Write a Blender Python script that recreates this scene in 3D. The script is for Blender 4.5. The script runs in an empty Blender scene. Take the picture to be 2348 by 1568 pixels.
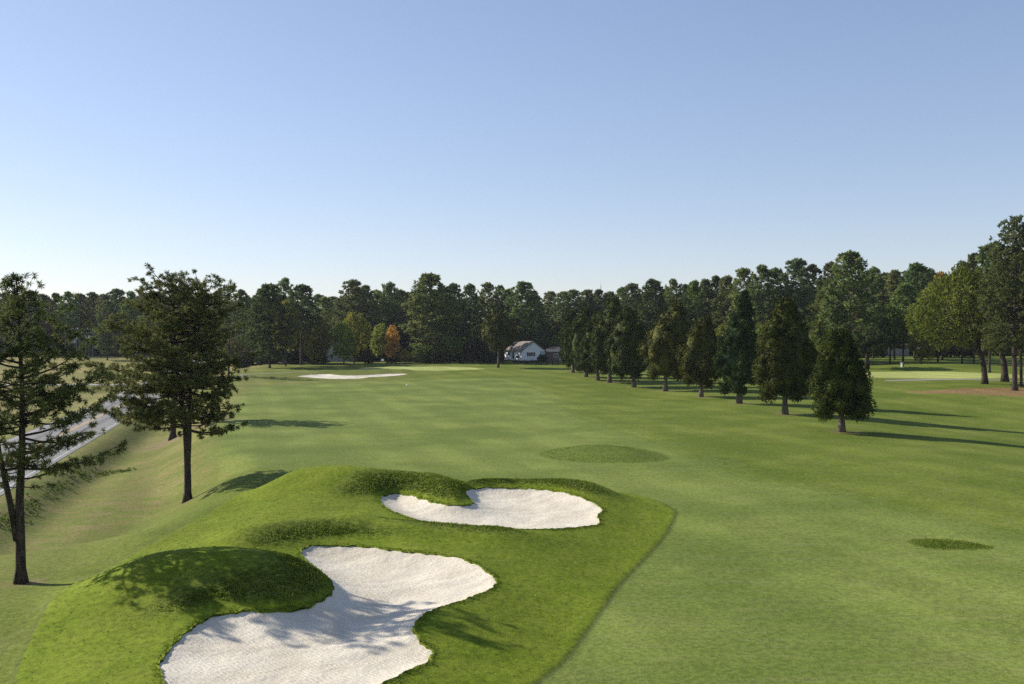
import bpy, math, random
import numpy as np
rng = np.random.default_rng(11)
random.seed(5)
S = bpy.context.scene
COL = S.collection
PI = math.pi
F, CX, HY, CAMZ = 2282.0, 1173.5, 776.0, 9.0     # focal length and horizon on a 2347 px wide picture

# ------------------------------------------------------------------ helpers
def at(x, y, d):
    """point at depth d seen at picture place x, y"""
    return ((x - CX) / F * d, d, CAMZ + (HY - y) / F * d)
def flat(x, y, z=0.0):
    d = (CAMZ - z) * F / (y - HY)
    return ((x - CX) / F * d, d)
def sstep(a, b, v):
    t = np.clip((v - a) / (b - a), 0, 1)
    return t * t * (3 - 2 * t)
def smooth_poly(pts, k=5):
    P = np.array(pts, float); n = len(P); out = []
    for i in range(n):
        p0, p1, p2, p3 = P[i - 1], P[i], P[(i + 1) % n], P[(i + 2) % n]
        for j in range(k):
            t = j / k
            out.append(.5 * (2 * p1 + (p2 - p0) * t + (2 * p0 - 5 * p1 + 4 * p2 - p3) * t * t + (3 * p1 - p0 - 3 * p2 + p3) * t ** 3))
    return np.array(out)
def sdf(poly, x, y, margin=9.0):
    """signed distance to a polygon, positive inside"""
    x = np.asarray(x, float); y = np.asarray(y, float)
    out = np.full(x.shape, -margin)
    lo, hi = poly.min(0) - margin, poly.max(0) + margin
    m = (x > lo[0]) & (x < hi[0]) & (y > lo[1]) & (y < hi[1])
    if not m.any(): return out
    X, Y = x[m], y[m]
    best = np.full(X.shape, 1e9); ins = np.zeros(X.shape, bool)
    n = len(poly)
    for i in range(n):
        ax, ay = poly[i]; bx, by = poly[(i + 1) % n]
        ex, ey = bx - ax, by - ay
        t = np.clip(((X - ax) * ex + (Y - ay) * ey) / (ex * ex + ey * ey + 1e-12), 0, 1)
        dx, dy = X - ax - t * ex, Y - ay - t * ey
        best = np.minimum(best, dx * dx + dy * dy)
        if ay != by:
            c = ((ay > Y) != (by > Y)) & (X < ax + (Y - ay) * ex / ey)
            ins ^= c
    out[m] = np.maximum(np.where(ins, np.sqrt(best), -np.sqrt(best)), -margin)
    return out
def capsule(x, y, a, b):
    ax, ay = a; bx, by = b; ex, ey = bx - ax, by - ay
    t = np.clip(((x - ax) * ex + (y - ay) * ey) / (ex * ex + ey * ey), 0, 1)
    return np.hypot(x - ax - t * ex, y - ay - t * ey)

# ------------------------------------------------------------------ ground plan
def pix(pts, z=0.0, k=5): return smooth_poly([flat(x, y, z) for x, y in pts], k)
BUNKERS = [
    pix([(385,1568),(366,1515),(376,1490),(400,1462),(440,1432),(490,1412),(560,1404),(640,1405),(700,1395),(745,1378),(765,1355),(755,1330),
         (730,1310),(705,1290),(692,1270),(702,1257),(745,1252),(820,1254),(900,1262),(980,1270),(1050,1281),(1100,1297),(1133,1318),(1128,1335),
         (1080,1360),(1020,1383),(970,1405),(945,1430),(955,1448),(987,1466),(975,1490),(930,1515),(870,1545),(805,1572),(700,1600),(540,1615),(430,1598)], .75),
    pix([(870,1150),(880,1140),(905,1135),(940,1138),(985,1150),(1030,1158),(1070,1157),(1086,1152),(1074,1140),(1068,1128),(1090,1120),(1160,1118),
         (1240,1121),(1300,1128),(1345,1138),(1382,1152),(1369,1165),(1374,1180),(1330,1192),(1270,1203),(1200,1211),(1130,1213),(1050,1208),(980,1198),
         (930,1185),(892,1170)], .75),
    smooth_poly([(-49.5,228),(-47,231.5),(-43.5,234),(-40.5,231),(-37,230.2),(-34,231.2),(-30,233.8),(-26,234.3),(-24.4,232.5),(-26,229.5),(-29.5,227.6),
                 (-32.5,226.8),(-34.5,224.6),(-39,223.6),(-43,224.2),(-46,225.6)], 4)]
SUR = smooth_poly([(8.3,50.6),(8.6,52.8),(8.2,55.6),(7.0,58.2),(5,60),(2,60.8),(-3,60.8),(-8,61.2),(-12,60.6),(-14.8,57.8),(-15.4,54),(-15.5,47.3),(-15.6,40.7),
                   (-15.3,33.7),(-14.2,29.2),(-13,25.9),(-11,21.5),(-7,19),(-2.5,19.5),(-.3,22.5),(.64,25.9),(1.55,28),(2.98,32.9),(4.17,37.1),(6.87,45.2)], 4)
FAIR = smooth_poly([flat(x, y, z) for x, y, z in [(600,886,.1),(700,882,.1),(830,879,.1),(935,877,.1),(1060,872,.1),(1150,872,.1),(1230,890,.1),(1290,925,0),(1340,960,0),(1430,990,0),
                   (1540,1022,0),(1562,1045,0),(1670,1058,0),(1695,1086,0),(1800,1105,0),(1950,1130,0),(2100,1168,0),(2347,1212,0),(2800,1300,0),(3200,1700,0),
                   (2600,2600,0),(900,2600,0),(760,1500,0),(700,1200,0),(640,1105,0),(560,1068,0),(500,1035,0),(486,1012,0),(520,955,0),(548,910,0)]], 3)
LOWCUT = [smooth_poly([flat(x, y) for x, y in p], 4) for p in (
    [(1237,1040),(1275,1028),(1345,1021),(1430,1023),(1500,1035),(1536,1050),(1500,1058),(1400,1060),(1300,1055)],
    [(2088,1234),(2130,1229),(2200,1233),(2255,1243),(2272,1251),(2200,1253),(2120,1249)])]
GREENS = [smooth_poly([(-39,252),(-33,246),(-24,243),(-14,243),(-8,246),(-7,252),(-12,259),(-22,264),(-32,262)], 4),
          smooth_poly([(62,190),(70,181),(84,178),(95,182),(97,192),(90,203),(78,207),(66,202)], 4)]
STRAW = smooth_poly([(60,153),(68,148.5),(78,143),(95,132),(120,128),(135,140),(130,165),(105,168),(85,160),(70,156)], 3)
ROADA, ROADB = np.array([-54.1, 124.0]), np.array([-54.1 - .252 * 300, 424.0])      # centre line of the road
RDIR = (ROADB - ROADA) / np.linalg.norm(ROADB - ROADA); RNRM = np.array([RDIR[1], -RDIR[0]])
def road_off(x, y): return (x - ROADA[0]) * RNRM[0] + (y - ROADA[1]) * RNRM[1]
SIDE_Y = 221.0
DS = [0, 60, 100, 150, 200, 240, 270, 310, 350, 420, 900, 2000]
US = [-.9, -.42, -.3, -.1, .13, .24, .36, .5, 1.2]
TAB = [[0,0,0,0,0,.2,1.0,2.0,2.8,3.4,6,8], [0,0,0,0,0,.2,1.0,2.0,2.8,3.4,6,8], [0,0,0,0,.2,.8,1.3,2.0,2.8,3.4,6,8], [0,0,0,0,.4,1.0,1.75,2.0,2.8,3.5,6,8],
       [0,0,0,0,.5,1.1,1.9,2.7,3.2,3.8,6,8], [0,0,0,.2,.9,1.8,2.5,3.3,3.8,4.2,6,8], [0,0,0,.8,1.8,2.6,3.2,3.9,4.3,4.6,6,8], [0,0,.1,1.1,2.2,2.9,3.4,4.0,4.4,4.8,6,8], [0,0,.2,1.3,2.4,3,3.5,4,4.4,4.8,6,8]]
def height(x, y, full=False):
    x = np.asarray(x, float); y = np.asarray(y, float)
    u = np.clip(x / np.maximum(y, 12), -.89, 1.19)
    z = np.zeros(x.shape)
    cols = [sum(np.interp(y + o, DS, c) for o in (-12, -4, 4, 12)) / 4 for c in TAB]
    for i in range(len(US) - 1):
        m = (u >= US[i]) & (u < US[i + 1])
        t = sstep(US[i], US[i + 1], u)
        z = np.where(m, cols[i] * (1 - t) + cols[i + 1] * t, z)
    left = sstep(-16, -37, x) * (1 - sstep(235, 330, y)) * (1 - sstep(140, 212, y) * sstep(-74, -56, x))
    crest = np.interp(y, [45, 50, 60, 70, 87, 115, 153, 200, 260], [-16, -15.1, -15.7, -17.3, -25.2, -33.5, -42.5, -58, -70])
    bk = 2.9 * sstep(0, 8.0, crest - x) * (1 - sstep(235, 330, y)) * (1 - sstep(140, 212, y) * sstep(-74, -56, x))
    bw = sstep(40, 56, y)
    z = z - 1.35 * left * (1 - bw) - bk * bw
    z = z - 1.5 * sstep(28, 62, x) * sstep(50, 85, y) * (1 - sstep(110, 165, y))
    z = z + .05 * np.sin(x * .31 + 1.3) * np.sin(y * .23) + .13 * np.sin(x * .071 + .5) * np.sin(y * .051 + 2)
    z = z - .4 * np.exp(-((road_off(x, y) - 8.5) / 2.6) ** 2) * (y < 420) * sstep(20, 40, -x)      # ditch
    # the road bed
    ro = np.abs(road_off(x, y)); rz = -2.0 + np.interp(y, [0, 170, 228, 300, 360, 420], [0, 0, .78, 2.7, 4.3, 5.1])
    k = (1 - sstep(5.2, 9.0, ro)) * (y < 430) * sstep(15, 30, -x); z = z * (1 - k) + rz * k
    so = np.abs(y - SIDE_Y); k = (1 - sstep(3.2, 7, so)) * (x < -60) ; k = k * (1 - (1 - sstep(4, 7, ro))); z = z * (1 - k) + (-1.22) * k
    # bunkers and their mounds
    ss = sdf(SUR, x, y)
    sb = np.maximum(sdf(BUNKERS[0], x, y), sdf(BUNKERS[1], x, y))
    sb3 = sdf(BUNKERS[2], x, y)
    plate = .72 * sstep(0, 6, ss) + .06 * sstep(-.05, .12, ss)
    m = 1.23 * np.exp(-(capsule(x, y, (-12.0, 33.8), (-7.2, 33.2)) / 3.0) ** 2)
    m = np.maximum(m, 1.2 * np.exp(-(capsule(x, y, (-11.5, 55.6), (-3.4, 52.8)) / 2.8) ** 2))
    m = np.maximum(m, .68 * np.exp(-(capsule(x, y, (-10.6, 40.4), (-7, 42.6)) / 2.2) ** 2))
    m = np.maximum(m, .5 * np.exp(-(capsule(x, y, (-7, 42.6), (-1, 42.2)) / 1.9) ** 2))
    m = np.maximum(m, .68 * np.exp(-(capsule(x, y, (-1, 55.6), (4, 55.0)) / 1.9) ** 2))
    m = m + .08 * np.exp(-(capsule(x, y, (-14, 46), (-9, 48)) / 4) ** 2)
    out = 1 - np.exp(-np.maximum(-sb, 0) / 1.05)
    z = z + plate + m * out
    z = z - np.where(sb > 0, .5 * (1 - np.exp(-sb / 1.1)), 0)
    g = sstep(-8, 6, np.maximum(sdf(GREENS[0], x, y), -8.9))
    z = z + .25 * g
    o3 = 1 - np.exp(-np.maximum(-sb3, 0) / 1.5)
    z = z + .75 * np.exp(-(capsule(x, y, (-44, 237.5), (-26, 238.5)) / 3.2) ** 2) * o3 - np.where(sb3 > 0, .35 * (1 - np.exp(-sb3 / 1.6)), 0)
    z = z - 1.0 * np.exp(-((y - 219) / 9) ** 2 - ((x + 36) / 20) ** 2)
    for lc in LOWCUT: z = z + .34 * sstep(-.1, 3.2, sdf(lc, x, y))
    z = z + .25 * sstep(-6, 4, sdf(GREENS[1], x, y))
    z = z + .9 * np.exp(-((x - 92) / 16) ** 2 - ((y - 222) / 9) ** 2)
    if full: return z, ss, np.maximum(sb, sb3), m * out
    return z
def hz(x, y): return float(height(np.array([x]), np.array([y]))[0])
def hit(x, y, d0=18, d1=900):
    d = np.geomspace(d0, d1, 1500); X = (x - CX) / F * d; Z = CAMZ + (HY - y) / F * d
    h = height(X, d); i = int(np.argmax(h >= Z))
    if h[i] < Z[i]: i = len(d) - 1
    return (float(X[i]), float(d[i]), float(h[i]))

# ------------------------------------------------------------------ object helpers
def tag(o, label=None, cat=None, group=None, kind=None):
    if label: o['label'] = label
    if cat: o['category'] = cat
    if group: o['group'] = group
    if kind: o['kind'] = kind
    return o
def empty(name, loc, rz=0.0):
    o = bpy.data.objects.new(name, None); COL.objects.link(o)
    o.location = loc; o.rotation_euler = (0, 0, rz); o.empty_display_size = .3
    return o
def link(name, me, mat, parent=None, loc=(0, 0, 0)):
    if mat: me.materials.append(mat)
    o = bpy.data.objects.new(name, me); COL.objects.link(o)
    o.location = loc
    if parent: o.parent = parent
    return o
def mesh(name, v, f, smooth=False):
    me = bpy.data.meshes.new(name); me.from_pydata([tuple(p) for p in v], [], [tuple(q) for q in f]); me.update()
    if smooth: me.polygons.foreach_set('use_smooth', np.ones(len(me.polygons), bool))
    return me
def arr_mesh(name, V, sizes, idx, smooth=False):
    """fast mesh from arrays"""
    me = bpy.data.meshes.new(name)
    me.vertices.add(len(V)); me.vertices.foreach_set('co', np.asarray(V, np.float32).ravel())
    sizes = np.asarray(sizes, np.int32); idx = np.asarray(idx, np.int32)
    me.loops.add(len(idx)); me.loops.foreach_set('vertex_index', idx)
    me.polygons.add(len(sizes)); st = np.concatenate([[0], np.cumsum(sizes)[:-1]]).astype(np.int32)
    me.polygons.foreach_set('loop_start', st)
    try: me.polygons.foreach_set('loop_total', sizes)
    except Exception: pass
    me.update(calc_edges=True); me.validate()
    if smooth: me.polygons.foreach_set('use_smooth', np.ones(len(sizes), bool))
    return me
class Solid:
    """collects boxes, bars and prisms that make ONE part"""
    def __init__(s): s.v = []; s.f = []
    def add(s, v, f):
        b = len(s.v); s.v += [tuple(p) for p in v]; s.f += [tuple(i + b for i in q) for q in f]; return s
    def box(s, x0, x1, y0, y1, z0, z1):
        return s.add([(x0,y0,z0),(x1,y0,z0),(x1,y1,z0),(x0,y1,z0),(x0,y0,z1),(x1,y0,z1),(x1,y1,z1),(x0,y1,z1)],
                     [(0,3,2,1),(4,5,6,7),(0,1,5,4),(1,2,6,5),(2,3,7,6),(3,0,4,7)])
    def tube(s, pts, rad, n=6):
        pts = np.array(pts, float); rad = np.broadcast_to(np.array(rad, float), (len(pts),)); b = len(s.v)
        T = np.gradient(pts, axis=0); T /= np.linalg.norm(T, axis=1)[:, None] + 1e-9
        up = np.array([0, 0, 1.]) if abs(T[0][2]) < .8 else np.array([1., 0, 0])
        for i, p in enumerate(pts):
            a = np.cross(T[i], up); a /= np.linalg.norm(a) + 1e-9; c = np.cross(a, T[i])
            for k in range(n):
                q = p + rad[i] * (math.cos(2 * PI * k / n) * a + math.sin(2 * PI * k / n) * c); s.v.append(tuple(q))
        for i in range(len(pts) - 1):
            for k in range(n):
                s.f.append((b + i * n + k, b + i * n + (k + 1) % n, b + (i + 1) * n + (k + 1) % n, b + (i + 1) * n + k))
        e = len(s.v) - n; s.f.append(tuple(range(b + n - 1, b - 1, -1))); s.f.append(tuple(range(e, e + n)))
        return s
    def build(s, name, mat, parent=None, smooth=False): return link(name, mesh(name, s.v, s.f, smooth), mat, parent)

# ------------------------------------------------------------------ materials
class NT:
    def __init__(s, name):
        s.m = bpy.data.materials.new(name); s.m.use_nodes = True; s.t = s.m.node_tree; s.t.nodes.clear()
        s.out = s.n('ShaderNodeOutputMaterial')
    def n(s, typ, **kw):
        nd = s.t.nodes.new(typ)
        for k, v in kw.items(): setattr(nd, k, v)
        return nd
    def l(s, a, b): s.t.links.new(a, b)
    def val(s, sock, v):
        if hasattr(v, 'is_output') or isinstance(v, bpy.types.NodeSocket): s.l(v, sock)
        else: sock.default_value = v
    def math(s, op, a, b=None, c=None, clamp=False):
        nd = s.n('ShaderNodeMath', operation=op, use_clamp=clamp)
        s.val(nd.inputs[0], a)
        if b is not None: s.val(nd.inputs[1], b)
        if c is not None: s.val(nd.inputs[2], c)
        return nd.outputs[0]
    def noise(s, vec, scale, detail=3, rough=.55, dist=0):
        nd = s.n('ShaderNodeTexNoise'); s.l(vec, nd.inputs['Vector'])
        nd.inputs['Scale'].default_value = scale; nd.inputs['Detail'].default_value = detail
        nd.inputs['Roughness'].default_value = rough; nd.inputs['Distortion'].default_value = dist
        return nd.outputs['Fac']
    def ramp(s, v, lo, hi, a=0.0, b=1.0):
        nd = s.n('ShaderNodeMapRange', interpolation_type='SMOOTHSTEP'); s.val(nd.inputs['Value'], v)
        s.val(nd.inputs['From Min'], lo); s.val(nd.inputs['From Max'], hi); nd.inputs['To Min'].default_value = a; nd.inputs['To Max'].default_value = b
        return nd.outputs['Result']
    def mix(s, f, a, b, blend='MIX'):
        nd = s.n('ShaderNodeMix', data_type='RGBA', blend_type=blend); s.val(nd.inputs[0], f)
        for sk, v in ((nd.inputs[6], a), (nd.inputs[7], b)):
            if isinstance(v, bpy.types.NodeSocket): s.l(v, sk)
            else: sk.default_value = (*v, 1)
        return nd.outputs[2]
    def attr(s, name): return s.n('ShaderNodeAttribute', attribute_name=name).outputs['Fac']
    def pos(s): return s.n('ShaderNodeNewGeometry').outputs['Position']
    def obj(s): return s.n('ShaderNodeTexCoord').outputs['Object']
    def bump(s, h, strength=.5, dist=.05):
        nd = s.n('ShaderNodeBump'); nd.inputs['Strength'].default_value = strength; nd.inputs['Distance'].default_value = dist
        s.l(h, nd.inputs['Height']); return nd.outputs['Normal']
    def scale(s, vec, sc):
        nd = s.n('ShaderNodeVectorMath', operation='MULTIPLY'); s.l(vec, nd.inputs[0]); nd.inputs[1].default_value = sc; return nd.outputs[0]
    def bsdf(s, color, rough=.9, normal=None, spec=.15, metal=0):
        p = s.n('ShaderNodeBsdfPrincipled')
        if isinstance(color, bpy.types.NodeSocket): s.l(color, p.inputs['Base Color'])
        else: p.inputs['Base Color'].default_value = (*color, 1)
        p.inputs['Roughness'].default_value = rough; p.inputs['Specular IOR Level'].default_value = spec; p.inputs['Metallic'].default_value = metal
        if normal: s.l(normal, p.inputs['Normal'])
        s.l(p.outputs[0], s.out.inputs['Surface']); return p
def simple(name, c, rough=.8, var=.15, scale=6, spec=.2, metal=0):
    t = NT(name); p = t.pos(); f = t.noise(p, scale, 4)
    col = t.mix(f, tuple(x * (1 - var) for x in c), tuple(min(1, x * (1 + var)) for x in c))
    t.bsdf(col, rough, t.bump(t.noise(p, scale * 6, 3), .25, .01), spec, metal); return t.m
def leafmat(name, a, b, trans=.25, scale=.9, spec=.1, rough=.75):
    """foliage: colour varies in clumps and from tree to tree; thin leaves let some light through"""
    t = NT(name); p = t.pos()
    oi = t.n('ShaderNodeObjectInfo')
    f = t.ramp(t.noise(p, scale, 3, .6), .32, .68)
    col = t.mix(f, a, b)
    fine = t.ramp(t.noise(p, 9, 2), .3, .7, .75, 1.25)
    col = t.mix(1.0, col, oi.outputs['Color'], 'MULTIPLY')
    hsv = t.n('ShaderNodeHueSaturation'); t.l(col, hsv.inputs['Color']); t.l(fine, hsv.inputs['Value'])
    t.l(t.ramp(oi.outputs['Random'], 0, 1, .488, .512), hsv.inputs['Hue'])
    pr = t.n('ShaderNodeBsdfPrincipled'); t.l(hsv.outputs[0], pr.inputs['Base Color'])
    pr.inputs['Roughness'].default_value = rough; pr.inputs['Specular IOR Level'].default_value = spec
    tr = t.n('ShaderNodeBsdfTranslucent'); t.l(hsv.outputs[0], tr.inputs['Color'])
    mx = t.n('ShaderNodeMixShader'); mx.inputs[0].default_value = trans
    t.l(pr.outputs[0], mx.inputs[1]); t.l(tr.outputs[0], mx.inputs[2]); t.l(mx.outputs[0], t.out.inputs['Surface'])
    return t.m
M = {}
M['needle'] = leafmat('pine needles', (.058,.080,.022), (.155,.170,.055), .4)
M['far_needle'] = leafmat('pine foliage', (.056,.088,.027), (.156,.178,.062), .42, .5)
M['cedar'] = leafmat('cedar foliage', (.022,.034,.006), (.070,.076,.012), .06, .8)
M['broad'] = leafmat('broad leaves', (.085,.105,.020), (.17,.175,.040), .35, .5)
M['amber'] = leafmat('autumn leaves', (.40,.17,.035), (.58,.31,.075), .45, .5)
M['shrub'] = leafmat('shrub leaves', (.022,.032,.012), (.050,.062,.020), .2, .6)
def bark(name, a, b):
    t = NT(name); p = t.obj(); q = t.scale(p, (1, 1, .22))
    f = t.ramp(t.noise(q, 9, 4, .6, .4), .35, .65)
    t.bsdf(t.mix(f, a, b), .95, t.bump(t.noise(q, 14, 4, .6), .9, .04), .1); return t.m
M['bark'] = bark('pine bark', (.030,.023,.018), (.085,.066,.052))
M['cedarbark'] = bark('cedar bark', (.075,.060,.048), (.19,.155,.125))
M['white'] = simple('white siding', (.80,.80,.78), .6, .04, 3)
M['roof'] = simple('brown shingles', (.20,.17,.14), .9, .2, 5)
M['darkroof'] = simple('dark shingles', (.07,.065,.065), .9, .2, 5)
M['brick'] = simple('brown brick', (.14,.10,.085), .9, .25, 7)
M['greywall'] = simple('grey siding', (.42,.42,.41), .7, .08, 2)
M['metalwall'] = simple('grey metal sheet', (.30,.31,.32), .6, .08, 2)
M['tan'] = simple('tan boards', (.42,.35,.24), .8, .12, 4)
M['pane'] = simple('window glass', (.03,.035,.04), .12, .1, 1, .5)
M['shutter'] = simple('dark shutter paint', (.025,.03,.035), .6, .1)
M['bluedoor'] = simple('blue-grey door', (.32,.40,.48), .5, .05)
M['black'] = simple('black painted wood', (.018,.017,.016), .7, .2)
M['steel'] = simple('galvanised steel', (.16,.165,.17), .45, .15, 4, .4, .3)
M['porcelain'] = simple('pale porcelain', (.75,.75,.75), .3, .05, 4, .5)
M['flag'] = simple('white flag cloth', (.85,.85,.85), .8, .03)
M['bluepanel'] = simple('blue plastic', (.05,.10,.25), .5, .1)
M['post'] = simple('weathered post', (.16,.13,.10), .9, .25, 8)

# ------------------------------------------------------------------ ground mesh, cut open at the bunkers
def axis(parts):
    out = [parts[0][0]]
    for a, b, s in parts:
        n = max(1, int(round((b - a) / s))); out += list(np.linspace(a, b, n + 1)[1:])
    return np.array(out)
def grow(a, b, s, k=1.12):
    v = [a]
    while v[-1] < b: v.append(v[-1] + s); s *= k
    return v
xs = axis([(-74,-20,.7),(-20,10.5,.15),(10.5,60,.7),(60,140,1.2)])
xs = np.array([-t for t in grow(74, 2600, 1.0)][::-1][:-1] + list(xs) + grow(140, 2600, 1.6)[1:])
ys = axis([(-30,18,2.0),(18,62,.15),(62,130,.45),(130,205,.8),(205,262,.5),(262,330,1.2)])
ys = np.array([-t for t in grow(30, 700, 3)][::-1][:-1] + list(ys) + grow(330, 3000, 1.8, 1.1)[1:])
NX, NY = len(xs), len(ys)
GX, GY = np.meshgrid(xs, ys)
gx, gy = GX.ravel(), GY.ravel()
GZ, SS, SB, MB_ = height(gx, gy, True)
wob = .06 * np.sin(gx * 5.1 + gy * 3.7) * np.sin(gy * 4.3 - gx * 2.2) + .035 * np.sin(gx * 11 + gy * 9) * np.sin(gx * 7.7 - gy * 12)
SB = SB + wob                                                 # a ragged lip
dense = sstep(0, .3, SS)
GZ = GZ + dense * np.where(SB < 0, .018, .008) * (np.sin(gx * 8.3 + 2 * np.sin(gy * 5.1)) * np.sin(gy * 9.1 + 1.7 * np.sin(gx * 6.3)))
Vg = np.stack([gx, gy, GZ], 1)
inside = (SB > 0).reshape(NY, NX)
cnt = inside[:-1, :-1].astype(int) + inside[1:, :-1] + inside[:-1, 1:] + inside[1:, 1:]
ii = np.arange(NX * NY).reshape(NY, NX)
quads = np.stack([ii[:-1, :-1], ii[:-1, 1:], ii[1:, 1:], ii[1:, :-1]], -1)
turf_q = quads[cnt == 0]; sand_q = quads[cnt == 4]
edge_q = quads[(cnt > 0) & (cnt < 4)]
cross = {}; extra = []
def cut(a, b):
    k = (min(a, b), max(a, b))
    if k not in cross:
        t = SB[a] / (SB[a] - SB[b]); cross[k] = len(Vg) + len(extra); extra.append(Vg[a] * (1 - t) + Vg[b] * t)
    return cross[k]
turf_f, sand_f, lip = [], [], []
for q in edge_q:
    q = [int(v) for v in q]; T, D, c = [], [], []
    for i in range(4):
        a, b = q[i], q[(i + 1) % 4]
        (D if SB[a] > 0 else T).append(a)
        if (SB[a] > 0) != (SB[b] > 0):
            k = cut(a, b); T.append(k); D.append(k); c.append(k)
    if len(T) > 2: turf_f.append(T)
    if len(D) > 2: sand_f.append(D)
    if len(c) == 2: lip.append(c)
E = np.array(extra)
Vall = np.concatenate([Vg, E])
def pack(qs, fs, V):
    idx = np.concatenate([qs.ravel(), np.array([i for f in fs for i in f], int)])
    sizes = np.concatenate([np.full(len(qs), 4), np.array([len(f) for f in fs], int)])
    used, inv = np.unique(idx, return_inverse=True)
    return V[used], sizes, inv, used
nE0 = len(Vg)
VT = Vall.copy(); VT[nE0:, 2] += .035 + .03 * rng.random(len(E))             # turf stands proud of the sand
skirt = len(VT); low = VT[nE0:].copy(); low[:, 2] -= .16
VT = np.concatenate([VT, low])
sk = [[a, b, b - nE0 + skirt, a - nE0 + skirt] for a, b in lip]
V1, s1, i1, u1 = pack(turf_q, turf_f + sk, VT)
me = arr_mesh('grass_ground', V1, s1, i1, True)
px, py = V1[:, 0], V1[:, 1]
def put(me, name, v):
    a = me.attributes.new(name, 'FLOAT', 'POINT'); a.data.foreach_set('value', np.asarray(v, np.float32))
put(me, 'surround', sdf(SUR, px, py)); put(me, 'fairway', sdf(FAIR, px, py, 40))
put(me, 'green', np.maximum(sdf(GREENS[0], px, py), sdf(GREENS[1], px, py)))
put(me, 'lowcut', np.maximum(sdf(LOWCUT[0], px, py), sdf(LOWCUT[1], px, py)))
put(me, 'straw', sdf(STRAW, px, py))
b_ = np.concatenate([MB_, np.full(2 * len(E), .2)])[u1]; put(me, 'bank', b_)
sbv = np.concatenate([SB, np.zeros(2 * len(E))])[u1]; put(me, 'bunker', sbv)
dry = np.maximum(sstep(-18, -27, px), .38 * sstep(-15.5, -20, px)) * (1 - .6 * sstep(150, 240, py))
dry = np.maximum(dry, sstep(9, 3, np.hypot((px + 31) / 1.4, (py - 86) / 2.2)) * 1.0)
put(me, 'dry', dry)
field = sstep(-60, -75, px) * sstep(110, 150, py); put(me, 'field', field)
TREE_BASES = []                                                               # bare earth rings, filled below
GROUND = link('ground', me, None); tag(GROUND, kind='structure')

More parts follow.
